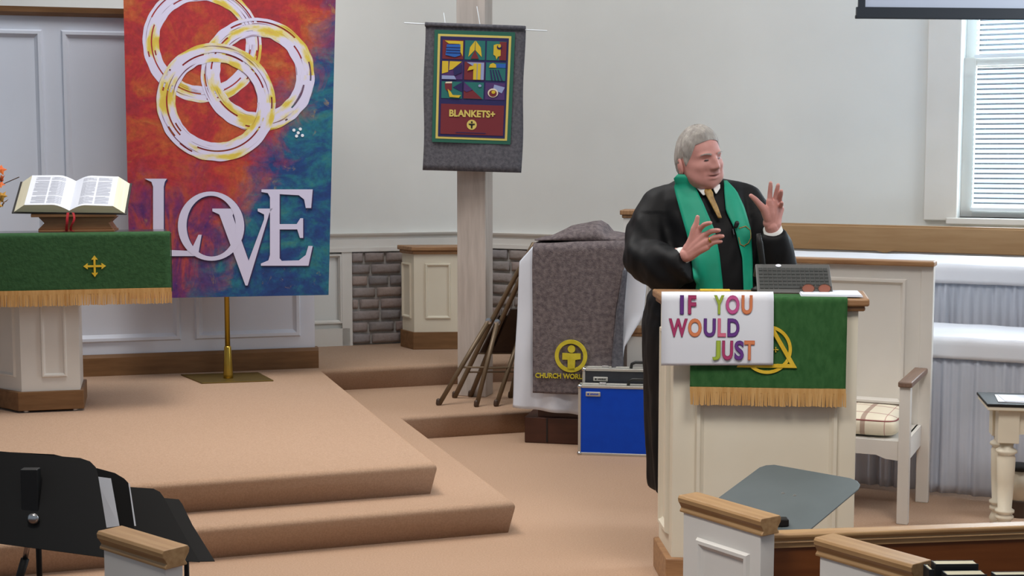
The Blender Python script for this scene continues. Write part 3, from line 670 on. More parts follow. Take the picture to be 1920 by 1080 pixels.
# frame of the print in its own coordinates: s,t run 0..1 over the green area
gq = [fp(815, 56), fp(966, 61), fp(957, 271), fp(810, 266)]
def gp(s, t):
    a = Vector(gq[0]).lerp(Vector(gq[1]), s); c = Vector(gq[3]).lerp(Vector(gq[2]), s); p = a.lerp(c, t); return (p.x, p.y)
lay = [0]
def pr(name, pts, m, y, parent=None):
    return MB().slab([gp(*p) for p in pts], y - 0.0012, y + 0.0012).build(name, m, parent or felt)
def rect(a, b, c, d): return [(a, b), (c, b), (c, d), (a, d)]
Y0 = -0.0095
pr('print_border', rect(0, 0, 1, 1), 'print_green', Y0)
pr('print_border', rect(.045, .035, .955, .968), 'print_yellow', Y0 - .0018)
pr('print_border', rect(.075, .055, .925, .948), 'print_navy', Y0 - .0036)
Y1 = Y0 - .0056
xs = [(.105, .365), (.385, .635), (.655, .90)]; ys = [(.085, .255), (.275, .435), (.455, .605)]
cellc = [['print_maroon', 'print_teal', 'print_teal'], ['print_purple', 'print_maroon', 'print_teal'], ['print_teal', 'print_teal', 'print_purple']]
cells = {}
for j in range(3):
    for i in range(3): cells[i, j] = pr('picture', rect(xs[i][0], ys[j][0], xs[i][1], ys[j][1]), cellc[j][i], Y1)
def cp(i, j, pts, m, k=1):
    (a, b), (c, d) = xs[i], ys[j]; return pr('shape', [(a + (b - a) * x, c + (d - c) * y) for (x, y) in pts], m, Y1 - .0018 * k, cells[i, j])
def cdisc(cx, cy, r, n=14): return [(cx + r * math.cos(2 * math.pi * k / n), cy + r * math.sin(2 * math.pi * k / n)) for k in range(n)]
cp(0, 0, [(.1, .05), (.98, .05), (.98, .85), (.8, .5), (.8, .2), (.3, .2)], 'print_gold')
cp(0, 0, [(.2, .25), (.85, .22), (.86, .8), (.6, .9), (.15, .8)], 'print_blue', 2)
for q in (.38, .52, .66): cp(0, 0, rect(.18, q, .86, q + .03), 'print_navy', 3)
cp(1, 0, [(.5, .0), (.25, .35), (.18, .85), (.48, .5)], 'print_gold'); cp(1, 0, [(.52, .0), (.78, .35), (.85, .85), (.52, .5)], 'print_gold'); cp(1, 0, [(.5, .5), (.7, .95), (.3, .95)], 'print_maroon', 2)
cp(2, 0, rect(.65, .02, 1, .98), 'print_maroon'); cp(2, 0, [(.35, .2), (.5, .15), (.7, .15), (.72, .75), (.58, .8), (.52, .95), (.46, .78), (.35, .7)], 'print_gold', 2); cp(2, 0, cdisc(.64, .3, .13), 'print_navy', 3); cp(2, 0, cdisc(.64, .25, .08), 'print_gold', 4)
cp(0, 1, [(.0, .0), (.3, 0), (.3, .6), (.0, .7)], 'print_gold'); cp(0, 1, [(.36, 0), (.95, 0), (.5, .45), (.34, .5)], 'print_gold'); cp(0, 1, [(.55, .4), (.95, .15), (.95, .6), (.6, .8)], 'print_navy', 2); cp(0, 1, [(.0, .8), (.6, .8), (.7, 1), (0, 1)], 'print_sky', 2)
cp(1, 1, [(.1, .02), (.98, .02), (.98, .98), (.6, .98), (.55, .3)], 'print_sky'); cp(1, 1, rect(.45, .08, .62, .98), 'print_gold', 2); cp(1, 1, rect(.66, .08, .82, .98), 'print_gold', 2); cp(1, 1, [(.15, .5), (.25, .25), (.48, .2), (.48, .4), (.3, .45)], 'print_gold', 3)
cp(2, 1, rect(.5, .05, 1, .28), 'print_blue'); cp(2, 1, [(.15, .28), (.2, .1), (.35, .02), (.5, .1), (.52, .28)], 'print_gold', 2)
for q in range(4): cp(2, 1, [(.2 + q * .13, .4), (.26 + q * .13, .4), (.36 + q * .17, .98), (.28 + q * .17, .98)], 'print_navy', 1)
cp(0, 2, [(.15, .1), (.5, .05), (.5, .5), (.3, .6), (.18, .45)], 'print_maroon'); cp(0, 2, [(.2, .03), (.5, .0), (.5, .1), (.18, .12)], 'print_cream', 2); cp(0, 2, [(.3, .45), (.45, .6), (.55, .8), (.95, .8), (.85, .95), (.4, .92)], 'print_gold', 3); cp(0, 2, [(.55, .35), (1, .0), (1, .6)], 'print_navy')
cp(1, 2, [(0, .0), (.95, .98), (0, .98)], 'print_maroon'); cp(1, 2, [(0, 0), (.45, .45), (.15, .6), (0, .5)], 'print_purple', 2); cp(1, 2, cdisc(.8, .2, .08), 'print_sky', 2)
cp(2, 2, [(.45, .1), (1, .25), (.85, .6), (.4, .4)], 'print_sky'); cp(2, 2, cdisc(.4, .6, .27), 'print_cream', 2); cp(2, 2, cdisc(.4, .62, .2), 'print_maroon', 3); cp(2, 2, cdisc(.42, .55, .1), 'print_gold', 4)
tp_ = pr('print_panel', rect(.105, .655, .90, .925), 'print_maroon', Y1)
a = gp(.2, .74); b = gp(.78, .74); bw_ = math.hypot(b[0] - a[0], b[1] - a[1])
tm = text_mb('BLANKETS+', 0.06, 1.0, 0.0022); wdt = max(v[0] for v in tm.v) - min(v[0] for v in tm.v); s_ = bw_ / wdt
zt = gp(.5, .72); tm.v = [(v[0] * s_ + zt[0], v[1] + Y1 - .003, v[2] * s_ * 1.05 + zt[1] - 0.03) for v in tm.v]; tm.build('lettering', 'print_yellow', tp_)
c = gp(.5, .835); q = MB().disc(c[0], c[1], 0.031, Y1 - .003, Y1 - .001, 28).build('emblem', 'print_yellow', tp_)
mb = MB(); mb.disc(c[0], c[1] + .016, .006, Y1 - .0045, Y1 - .003, 12); mb.slab([(c[0] - .019, c[1] + .007), (c[0] + .019, c[1] + .007), (c[0] + .019, c[1] + .001), (c[0] + .006, c[1] - .004), (c[0] + .004, c[1] - .022), (c[0] - .004, c[1] - .022), (c[0] - .006, c[1] - .004), (c[0] - .019, c[1] + .001)], Y1 - .0045, Y1 - .003); mb.build('emblem_figure', 'black', q)
a = gp(.3, .905); b = gp(.68, .905); MB().slab([a, b, (b[0], b[1] - .004), (a[0], a[1] - .004)], Y1 - .003, Y1 - .001).build('print_line', 'print_navy', tp_)
# the rod it hangs from
r0 = D(758, 43, pc.y - 0.12); r1 = D(1026, 58, pc.y - 0.12); rc = (r0 + r1) / 2
rod = thing('hanging_rod', 'thin white rod and cord carrying the grey felt banner', 'rod', rc)
MB().tube([r0 - rc, r1 - rc], 0.004, 8).build('rod', 'slat', rod)
for (px, py) in ((832, 24), (894, 12)): MB().tube([D(px, py, pc.y - 0.09) - rc, D(835 if px < 850 else 900, 46, pc.y - 0.12) - rc], 0.0025, 6).build('cord', 'slat', rod)

# ================================================================== DRAPED CABINET, CHAIRS, CASES
dk = Plane(G(985, 830, 0), R(-12))
hz = dk.l(1080, 452)[1]
cab = thing('draped_cabinet', 'dark brown wooden cabinet hidden under white sheet and grey blanket', 'cabinet', dk.o, dk.rz)
MB().box(0.07, 0.56, 0.02, 0.5, 0.15, hz - 0.06).build('body', 'piano', cab, bevel=0.006)
MB().box(-0.005, 0.565, 0.0, 0.5, 0.0, 0.155).build('plinth', 'piano', cab, bevel=0.006)
for x in (0.13, 0.45): MB().box(x - 0.004, x + 0.004, -0.004, 0.02, 0.01, 0.15).build('plinth_joint', 'black', cab)
def drape(name, label, cat, left, right, y, m, wav, top_depth, grp=None, amp=0.012, solid=0.006, hz_=None):
    """cloth over the cabinet: hangs on the front between two pixel edges, runs back over the top"""
    t = thing(name, label, cat, dk.o, dk.rz)
    Lp = [dk.l(*p) for p in left]; Rp = [dk.l(*p) for p in right]
    def pick(pts, v):
        f = v * (len(pts) - 1); i = min(int(f), len(pts) - 2); q = f - i
        a, b = pts[i], pts[i + 1]; return (a[0] + (b[0] - a[0]) * q, a[1] + (b[1] - a[1]) * q)
    def fn(u, v):
        if v < 0.16:                          # on the top
            q = v / 0.16; l0, r0_ = Lp[0], Rp[0]; x = l0[0] + (r0_[0] - l0[0]) * u; z = l0[1] + (r0_[1] - l0[1]) * u
            return (x, y + 0.03 + (1 - q) * top_depth, z + 0.012 * (1 - q) + 0.01 * noise.noise((x * 6, q * 4, 2.0)))
        q = (v - 0.16) / 0.84; l0, r0_ = pick(Lp, q), pick(Rp, q); rnd_ = max(0.0, 1 - q / 0.07)
        x = l0[0] + (r0_[0] - l0[0]) * u; z = l0[1] + (r0_[1] - l0[1]) * u
        return (x, y + 0.03 * rnd_ ** 2 - amp * (0.4 + q) * (math.sin(u * wav + 1.3 * noise.noise((u * 3, q * 2, 1))) + 0.6 * noise.noise((u * 5, q * 3, 7))), z)
    return t, MB().grid(fn, 60, 60), fn
t, mb, _ = drape('white_sheet', 'white sheet hanging over the cabinet beneath the grey blanket', 'sheet', [(1004, 458), (976, 490), (972, 590), (966, 690), (964, 762)], [(1215, 452), (1216, 500), (1208, 590), (1172, 650), (1160, 785)], -0.03, 'sheet', 20, 0.4)
mb.build('fabric', 'sheet', t, smooth=True, solid=0.006)
t, mb, fnb = drape('grey_blanket', 'brown-grey felt blanket with yellow emblem hanging over the cabinet front', 'blanket', [(1003, 456), (1002, 500), (1003, 590), (1003, 680), (1003, 733)], [(1190, 450), (1172, 505), (1158, 580), (1152, 660), (1150, 738)], -0.065, 'felt_brown', 4, 0.42, amp=0.006)
mb.build('fabric', 'felt_brown', t, smooth=True, solid=0.008)
mb2 = MB().grid(lambda u, v: (dk.l(1172 - 22 * math.sin(v * 1.57) - (1 - u) * 0, 500 + v * 200)[0] + 0.07 * u * (0.25 + .75 * v) , -0.075 + 0.03 * u, dk.l(1160, 505 + v * 205)[1]), 6, 20); mb2.build('folded_edge', 'felt', t, smooth=True, solid=0.008)
c = dk.l(1075, 664); k = (dk.l(1095, 664)[0] - dk.l(1055, 664)[0]) / 40
ye = -0.084
em = MB().ring(c[0], c[1], 30 * k, 23 * k, ye - .002, ye + .01, 48).build('emblem_ring', 'gold2', t)
mb = MB(); mb.disc(c[0] + k, c[1] + 13 * k, 7 * k, ye - .002, ye + .01, 20); mb.slab([(c[0] + x * k, c[1] + z * k) for (x, z) in ((-16, 5), (18, 5), (18, -5), (8, -7), (7, -26), (-6, -26), (-6, -7), (-16, -7))], ye - .002, ye + .01); mb.build('emblem_figure', 'gold2', t)
tm = text_mb('CHURCH WORLD', 0.05, 1.0, 0.0012, 0.004); wd = max(v[0] for v in tm.v) - min(v[0] for v in tm.v); x0 = dk.l(1009, 706)[0]; x1 = dk.l(1104, 706)[0]; s_ = (x1 - x0) / wd
tm.v = [(v[0] * s_ + (x0 + x1) / 2, v[1] + ye, v[2] * s_ * 1.05 + dk.l(1050, 705)[1]) for v in tm.v]; tm.build('lettering', 'gold2', t)
# crumpled blanket heap on top
hp = thing('crumpled_blanket', 'crumpled grey blanket heaped on top of the draped cabinet', 'blanket', dk.o, dk.rz)
prof = [(1004, 458), (1020, 448), (1037, 440), (1062, 427), (1085, 422), (1105, 418), (1118, 417), (1128, 424), (1138, 438), (1165, 441), (1200, 440), (1218, 440)]
pf = [dk.l(*p) for p in prof]
def heap(u, v):
    f = u * (len(pf) - 1); i = min(int(f), len(pf) - 2); q = f - i; x = pf[i][0] + (pf[i + 1][0] - pf[i][0]) * q; zt = pf[i][1] + (pf[i + 1][1] - pf[i][1]) * q
    base = hz + 0.004; h = max(0.002, zt - base); a = v * math.pi
    return (x, -0.025 + 0.2 - 0.2 * math.cos(a), base + h * math.sin(a) ** 0.7 + 0.006 * noise.noise((x * 12, v * 7, 0)) * math.sin(a))
MB().grid(heap, 44, 20).build('fabric', 'felt_brown', hp, smooth=True, solid=0.006)

# --- two folded steel chairs leaning against the cabinet
def folding_chair(label, legs_long, legs_short, tops, rung_t, seatq):
    base = (G(*legs_long[0], MID) + G(*legs_long[1], MID)) / 2
    t = thing('folding_chair', label, 'chair', base, group='folded chairs leaning on the cabinet')
    fl_ = [G(x, y, MID) - base for (x, y) in legs_long]; fs = [G(x, y, MID) - base for (x, y) in legs_short]
    tp = [D(x, y, Y) - base for (x, y, Y) in tops]
    mids = []
    for a, b in zip(fl_, tp):
        m1 = a.lerp(b, 0.5) + Vector((-0.015, 0, 0)); m2 = a.lerp(b, 0.8) + Vector((0.0, 0, 0.015)); mids.append((m1, m2))
    path = [fl_[0], mids[0][0], mids[0][1], tp[0], tp[1], mids[1][1], mids[1][0], fl_[1]]
    pts = []
    for i in range(len(path) - 1):
        for q in range(4): pts.append(path[i].lerp(path[i + 1], q / 4))
    pts.append(path[-1])
    MB().tube(pts, 0.0155, 10).build('front_frame', 'metal_tube', t, smooth=True)
    js = []
    for k in (0, 1):
        j = mids[k][0] + (mids[k][1] - mids[k][0]) * 0.05 + Vector((-0.02, -0.02, 0)); js.append(j)
        MB().tube([fs[k], j], 0.0145, 10).build('rear_leg', 'metal_tube', t, smooth=True)
        MB().capsule(fs[k] + Vector((0, 0, 0.012)), fs[k] + Vector((0, 0, 0.03)), 0.016, 0.014).build('foot_cap', 'metal_dark', t, smooth=True)
        MB().capsule(fl_[k] + Vector((0, 0, 0.012)), fl_[k] + Vector((0, 0, 0.03)), 0.016, 0.014).build('foot_cap', 'metal_dark', t, smooth=True)
    for q in rung_t:
        MB().tube([fl_[0].lerp(mids[0][0], q), fl_[1].lerp(mids[1][0], q)], 0.006, 8).build('rung', 'metal_tube', t)
    MB().tube([fs[0].lerp(js[0], 0.45), fs[1].lerp(js[1], 0.45)], 0.006, 8).build('rung', 'metal_tube', t)
    a, b = fl_[0].lerp(tp[0], seatq[0]), fl_[1].lerp(tp[1], seatq[0]); c_, d_ = fl_[1].lerp(tp[1], seatq[1]), fl_[0].lerp(tp[0], seatq[1]); off = Vector((0.014, 0.012, 0))
    MB().add([a + off, b + off, c_ + off, d_ + off], [(0, 1, 2, 3)]).build('seat', 'metal_dark', t, solid=0.014)
    a, b = fl_[0].lerp(tp[0], .8), fl_[1].lerp(tp[1], .8); c_, d_ = fl_[1].lerp(tp[1], .97), fl_[0].lerp(tp[0], .97)
    MB().add([a, b, c_, d_], [(0, 1, 2, 3)]).build('backrest', 'metal_tube', t, solid=0.01)
    MB().lathe([(0.02, 0), (0.02, 0.012), (0.008, 0.014)], 12).xform(Matrix.Translation(js[0]) @ Matrix.Rotation(R(90), 4, 'X')).build('hinge', 'chrome', t)
folding_chair('folded brown metal chair leaning at the cabinet, its feet nearest the steps', [(852, 746), (957, 746)], [(822, 760), (930, 762)], [(1000, 458, 8.72), (1030, 462, 8.95)], (0.35, 0.6), (0.3, 0.55))
folding_chair('folded brown metal chair wedged between the other folded chair and the white sheet', [(882, 744), (985, 742)], [(893, 763), (1000, 757)], [(1004, 463, 8.66), (1040, 466, 8.9)], (0.4,), (0.35, 0.6))

# --- equipment cases
def case(label, pxl, pxr, ptop, pbot, Ypl, rz, m, depth, lblpos, hx, grp):
    pl = Plane(Ypl, rz); x0, z1 = pl.l(pxl, ptop); x1 = pl.l(pxr, ptop)[0]; z0 = pl.l(pxl, pbot)[1]
    t = thing('hard_case', label, 'case', pl.o, rz, grp)
    MB().box(x0 + .012, x1 - .012, .004, depth - .004, z0 + .012, z1 - .012).build('shell', m, t)
    e = 0.016
    fr = MB()
    for y0, y1 in ((0, e), (depth - e, depth)):
        fr.box(x0, x0 + e, y0, y1, z0, z1); fr.box(x1 - e, x1, y0, y1, z0, z1); fr.box(x0 + e, x1 - e, y0, y1, z0, z0 + e); fr.box(x0 + e, x1 - e, y0, y1, z1 - e, z1)
    for (xa, za) in ((x0, z0), (x1 - e, z0), (x0, z1 - e), (x1 - e, z1 - e)): fr.box(xa, xa + e, e, depth - e, za, za + e)
    fr.build('edge_frame', 'aluminium', t, bevel=0.003)
    MB().box(x0 + e, x1 - e, e, depth - e, z1 - .012, z1 - .004).build('top_panel', 'aluminium', t)
    for (xa, za) in ((x0, z1), (x1, z1), (x0, z0), (x1, z0)): MB().capsule((xa + .008 * (1 if xa == x0 else -1), .006, za + .008 * (1 if za == z0 else -1)), (xa + .008 * (1 if xa == x0 else -1), .02, za + .008 * (1 if za == z0 else -1)), .014, .014).build('corner', 'chrome', t, smooth=True)
    lx, lz = pl.l(*lblpos); k = .003
    MB().box(lx - 14 * k, lx + 14 * k, -.004, .004, lz - 4.5 * k, lz + 4.5 * k).build('label_plate', 'aluminium', t, bevel=.004)
    tl = MB(); tl.disc(lx - 9 * k, lz, 1.8 * k, -.006, -.004, 12)
    for q in range(6): tl.box(lx + (-5 + q * 2.6) * k, lx + (-5 + q * 2.6 + 1.8) * k, -.006, -.004, lz - 1.3 * k, lz + (1.6 if q % 2 else 1.1) * k)
    tl.build('label_mark', 'case_blue' if m == 'case_blue' else 'black', t)
    hh = pl.l(hx, ptop)[0]
    MB().tube([(hh - .055, depth / 2, z1 - .004), (hh - .05, depth / 2, z1 + .022), (hh - .03, depth / 2, z1 + .032), (hh + .03, depth / 2, z1 + .032), (hh + .05, depth / 2, z1 + .022), (hh + .055, depth / 2, z1 - .004)], .009, 8).build('handle', 'black', t, smooth=True)
    lx2 = pl.l(hx - 66, ptop)[0]; MB().box(lx2 - .02, lx2 + .02, depth * .3, depth * .6, z1 - .003, z1 + .012).build('latch', 'chrome', t, bevel=.003)
    return t
case('blue hard case with aluminium edges standing in front of the black case', 1084, 1232, 722, 853, G(1084, 853, 0), R(-9), 'case_blue', .1, (1112, 739), 1195, 'equipment cases')
yb = G(1084, 853, 0) + Vector((.02, .115, 0))
case('black hard case with aluminium edges standing behind the blue case', 1092, 1236, 690, 838, yb, R(-9), 'case_black', .1, (1126, 711), 1200, 'equipment cases')

# --- choir rail, its end posts and the low post near the man
rl = Plane(D(1700, 440, 8.9), B)
rail = thing('choir_rail', 'long light wooden rail on a white panelled low wall behind white tables', 'rail', rl.o, rl.rz)
xl = rl.l(1215, 440)[0]; zt = rl.l(1700, 426)[1]; zb = rl.l(1700, 472)[1]
MB().box(xl, 2.2, -0.03, 0.03, zb, zt).build('rail', 'rail_wood', rail, bevel=0.004)
MB().box(xl, 2.2, -0.02, 0.02, zt, zt + 0.01).build('rail_top', 'rail_wood', rail)
MB().box(xl, 2.2, -0.018, 0.018, -rl.o.z, zb).build('panel', 'white', rail)
mb = MB().slab([rl.l(1640, 468), rl.l(1682, 468), rl.l(1664, 473), rl.l(1658, 473)], -0.034, 0.0); mb.build('bracket', 'rail_wood', rail)
np_ = Plane(D(1190, 400, 8.25), R(-12))
def newel(label, x0, x1, ytop, capth, ybot, plane, depth):
    t = thing('newel_post', label, 'post', plane.o, plane.rz)
    a, zt = plane.l(x0, ytop); b = plane.l(x1, ytop)[0]; zc = plane.l(x0, ytop + capth)[1]
    MB().box(a + .02, b - .02, .02, depth - .02, -plane.o.z, zc).build('post', 'white', t)
    mb = MB(); mb.box(a, b, 0, depth, zc + (zt - zc) * .4, zt); mb.box(a + .012, b - .012, .012, depth - .012, zc, zc + (zt - zc) * .45); mb.build('cap', 'woodz', t, bevel=.005)
    return t
newel('white post with brown cap behind the shoulder of the robed man', 1162, 1222, 394, 15, 500, Plane(D(1190, 400, 8.95), R(-12)), .22)
newel('low white post with brown cap behind the blue case', 1169, 1250, 614, 17, 700, Plane(D(1190, 620, 8.3), R(-10)), .12)

# ================================================================== PULPIT
pu = Plane(G(1258, 1103, 0), R(-5))
PW = pu.l(1605, 800)[0]; pz = pu.l(1560, 558)[1]
pul = thing('pulpit', 'white panelled wooden pulpit with brown cap holding green cloth and sign', 'pulpit', pu.o, pu.rz)
sx_, sy_ = -0.045, 0.3
pp_ = [(0, 0), (PW, 0), (PW + 0.03, sy_), (sx_, sy_)]
def poff(e): return [(-e, -e), (PW + e, -e), (PW + 0.03 + e, sy_), (sx_ - e, sy_)]
MB().prism(pp_, 0.1, pz - 0.05).build('body', 'cream', pul, bevel=0.004)
MB().prism(poff(0.022), 0.0, 0.125).build('base', 'wood', pul, bevel=0.006)
mb = MB().prism(poff(0.022), pz - 0.05, pz - 0.03); mb.prism(poff(0.035), pz - 0.03, pz); mb.build('cap', 'wood', pul, bevel=0.007)
MB().mould(pu.l(1303, 800)[0], pu.l(1572, 800)[0], 0.17, pz - 0.12, 0.0, 0.035, 0.016).build('panel_moulding', 'cream', pul)
sl_ = math.hypot(sx_, sy_)
cm = MB().mould(0.06, sl_ - 0.06, 0.2, pz - 0.14, 0.0, 0.035, 0.016); cm.xform(Matrix.Translation((sx_, sy_, 0)) @ Matrix.Rotation(math.atan2(-sy_, -sx_), 4, 'Z')); cm.build('panel_moulding', 'cream', pul)
# parament
pcl = thing('pulpit_cloth', 'green pulpit cloth with gold triangle and circle and tan fringe', 'cloth', pu.o, pu.rz)
gx0, gx1 = pu.l(1293, 700)[0], pu.l(1583, 700)[0]; gz0 = pu.l(1440, 726)[1]; fz0 = pu.l(1440, 758)[1]; yc = -0.045
def pcloth(u, v):
    x = gx0 + u * (gx1 - gx0); rr = 0.01; L1 = 0.12; L2 = pz - rr - gz0; t_ = v * (L1 + L2 + rr * 1.57)
    if t_ < L1: y, z = yc + rr + (L1 - t_), pz + 0.003
    elif t_ < L1 + rr * 1.57: a = (t_ - L1) / rr; y, z = yc + rr - rr * math.sin(a), pz + 0.003 - rr + rr * math.cos(a)
    else: y, z = yc, pz - rr - (t_ - L1 - rr * 1.57)
    return (x, y + 0.004 * math.sin(x * 11) * max(0, pz - z) * 2, z)
MB().grid(pcloth, 40, 50).build('fabric', 'green2', pcl, smooth=True, solid=0.004)
fringe_mb(gx0, gx1, fz0, gz0 + 0.005, yc, 2).build('fringe', 'fringe', pcl)['kind'] = 'stuff'
ec = pu.l(1436, 652); ek = pu.l(1437, 652)[0] - ec[0]
MB().ring(ec[0], ec[1], 46 * ek, 40 * ek, yc - 0.009, yc - 0.004, 64).build('gold_circle', 'gold', pcl)
tri = [(-56, -34), (56, -34), (0, 62)]; 
mb = MB(); n3 = 3
inn = [(-43, -27), (43, -27), (0, 47)]
for i in range(3):
    a, b = tri[i], tri[(i + 1) % 3]; c_, d_ = inn[(i + 1) % 3], inn[i]
    mb.slab([(ec[0] + q[0] * ek, ec[1] + q[1] * ek) for q in (a, b, c_, d_)], yc - 0.011, yc - 0.004)
mb.build('gold_triangle', 'gold', pcl)
for (dx, dz) in ((16, 0), (-16, 0), (0, 22)):
    mb = MB()
    for pl in budded_cross(ec[0] + dx * ek, ec[1] + dz * ek, 5.5 * ek): mb.slab(pl, yc - 0.009, yc - 0.004)
    mb.build('gold_star', 'gold', pcl)
# paper sign
ys_ = -0.062
sg = thing('paper_sign', 'white paper sign reading IF YOU WOULD JUST in coloured letters', 'sign', pu.o, pu.rz)
q4 = [pu.l(1240, 545), pu.l(1448, 545), pu.l(1447, 680), pu.l(1239, 681)]
def sgf(u, v):
    a = Vector(q4[0]).lerp(Vector(q4[1]), u); b = Vector(q4[3]).lerp(Vector(q4[2]), u); p = a.lerp(b, v); return (p.x, ys_ - 0.006 * math.sin(v * 3.0) + (0.02 * max(0, 0.06 - v) / 0.06), p.y)
MB().grid(sgf, 10, 24).build('paper', 'paper', sg, smooth=True, solid=0.001)
mat('c_purple', (104, 52, 134), 0.6); mat('c_magenta', (176, 56, 104), 0.6); mat('c_lime', (166, 186, 62), 0.6); mat('c_pink', (206, 88, 148), 0.6); mat('c_orange', (222, 132, 84), 0.6); mat('c_rose', (220, 112, 138), 0.6)
mat('d_purple', (78, 36, 112), 0.6); mat('d_magenta', (146, 34, 80), 0.6); mat('d_lime', (140, 164, 48), 0.6); mat('d_pink', (184, 62, 128), 0.6); mat('d_orange', (206, 108, 66), 0.6); mat('d_rose', (204, 84, 116), 0.6)
rows = [(550, 586, [('I', 1274, 1281, 'purple'), ('F', 1289, 1304, 'magenta'), ('Y', 1337, 1356, 'lime'), ('O', 1359, 1384, 'pink'), ('U', 1388, 1408, 'orange')]),
        (593, 628, [('W', 1253, 1288, 'magenta'), ('O', 1289, 1314, 'orange'), ('U', 1318, 1340, 'purple'), ('L', 1344, 1359, 'rose'), ('D', 1362, 1384, 'purple')]),
        (634, 671, [('J', 1334, 1349, 'lime'), ('U', 1352, 1372, 'magenta'), ('S', 1375, 1392, 'purple'), ('T', 1393, 1412, 'orange')])]
for (y0, y1, lets) in rows:
    for (ch, xa, xb, cn) in lets:
        xa_, zt_ = pu.l(xa, y0); xb_, zb_ = pu.l(xb, y1)
        par = None
        for (m2, off, yy) in (('d_' + cn, 0.012, 0.009), ('c_' + cn, -0.012, 0.0105)):
            tm = text_mb(ch, 1.0, 1.0, 0.028 + off, 0.0); xsA = [v[0] for v in tm.v]; zsA = [v[2] for v in tm.v]
            if m2[0] == 'd': bx = (min(xsA), max(xsA), min(zsA), max(zsA))
            g = 0.0
            tm.v = [(xa_ + (v[0] - bx[0]) / (bx[1] - bx[0]) * (xb_ - xa_), ys_ - yy, zb_ + (v[2] - bx[2]) / (bx[3] - bx[2]) * (zt_ - zb_)) for v in tm.v]
            o = tm.build('letter' if par is None else 'letter_fill', m2, par or sg); par = par or o
# block holding the sign down, booklet, spectacles, laptop, microphone
top = lambda x, y, z=pz: pu.inv @ G(x, y, z + pu.o.z)
wb_ = thing('wooden_block', 'small wooden block on the pulpit above the paper sign', 'block', pu.m @ Vector((pu.l(1341, 545)[0], 0.02, pz)), pu.rz)
MB().box(-0.066, 0.066, -0.03, 0.03, 0.004, 0.018).build('base', 'oak', wb_, bevel=0.003); MB().box(-0.058, 0.058, -0.022, 0.022, 0.018, 0.026).build('top', 'gold', wb_, bevel=0.003)
bo = thing('booklet', 'thin white booklet lying on the right of the pulpit top', 'booklet', pu.m @ Vector((pu.l(1560, 553)[0], 0.04, pz + 0.005)), pu.rz + R(-3))
MB().box(-0.115, 0.115, -0.06, 0.13, 0.0, 0.004).build('cover', 'paper', bo); MB().box(-0.112, 0.112, -0.058, 0.128, 0.004, 0.008).build('pages', 'page', bo)
lp_c = pu.m @ Vector((pu.l(1496, 560)[0], 0.2, pz))
lap = thing('laptop', 'dark laptop propped like a tent with its keyboard facing out', 'laptop', lp_c, R(-5))
LW, LH = 0.29, 0.165; tilt = R(38)
mt = Matrix.Translation((0, -0.1, 0.004)) @ Matrix.Rotation(tilt, 4, 'X') 
mb = MB().box(-LW / 2, LW / 2, 0, LH, -0.008, 0.006).xform(mt); mb.build('keyboard_deck', 'laptop', lap, bevel=0.004)
kb = bpy.data.objects.new('keyboard', None); col.objects.link(kb); kb.parent = lap
kw = (LW - 0.02) / 15
for r_ in range(6):
    for c_ in range(15):
        if r_ == 0 and 4 <= c_ <= 9 and c_ > 4: continue
        span = 6 if (r_ == 0 and c_ == 4) else 1
        MBk = MB().box(-LW / 2 + 0.01 + c_ * kw + 0.0015, -LW / 2 + 0.01 + (c_ + span) * kw - 0.0015, 0.022 + r_ * 0.02, 0.022 + r_ * 0.02 + 0.017, 0.006, 0.009).xform(mt); MBk.build('key', 'keys', kb)
MB().disc(0, 0, 0.008, -0.001, 0.001, 16, 1.4).xform(mt @ Matrix.Translation((-0.055, 0.152, 0.0085)) @ Matrix.Rotation(R(90), 4, 'X')).build('sticker', 'paper', lap)
mt2 = mt @ Matrix.Translation((0, LH, 0)) @ Matrix.Rotation(R(-68), 4, 'X')
MB().box(-LW / 2, LW / 2, 0, LH * 0.62, -0.006, 0.004).xform(mt2).build('screen_lid', 'laptop', lap, bevel=0.004)
gl = thing('spectacles', 'folded spectacles with amber lenses resting before the laptop', 'glasses', pu.m @ Vector((pu.l(1536, 552)[0], 0.09, pz + 0.012)), R(-4))
for s in (-1, 1):
    q = MB().ring(s * 0.031, 0.014, 0.026, 0.023, -0.002, 0.002, 24, ez=0.72); q.build('rim', 'metal_dark', gl); MB().disc(s * 0.031, 0.014, 0.023, -0.0006, 0.0006, 24, ez=0.72).build('lens', 'lens_amber', gl)
    MB().tube([(s * 0.058, 0, 0.02), (s * 0.058, 0.05, 0.018), (-s * 0.03, 0.055, 0.012)], 0.002, 6).build('temple', 'metal_dark', gl)
MB().tube([(-0.006, 0, 0.02), (0, -0.002, 0.023), (0.006, 0, 0.02)], 0.002, 6).build('bridge', 'metal_dark', gl)
mbp = pu.m @ Vector((pu.l(1432, 560)[0], 0.24, pz))
mic = thing('microphone', 'black gooseneck microphone rising behind the laptop', 'microphone', mbp)
MB().lathe([(0.03, 0), (0.03, 0.01), (0.012, 0.02)], 16).build('base', 'black', mic, smooth=True)
tipm = D(1422, 438, mbp.y + 0.0) - mbp; mm_ = D(1432, 512, mbp.y) - mbp
MB().tube([(0, 0, 0.015), (0.004, 0, mm_.z * .6), tuple(mm_), tuple(mm_.lerp(tipm, .25))], 0.004, 8).build('gooseneck', 'metal_dark', mic, smooth=True)
MB().tube([mm_.lerp(tipm, .0), mm_.lerp(tipm, .1), mm_.lerp(tipm, .75), tipm], [0.008, 0.012, 0.013, 0.009], 12).build('head', 'stand_black', mic, smooth=True)

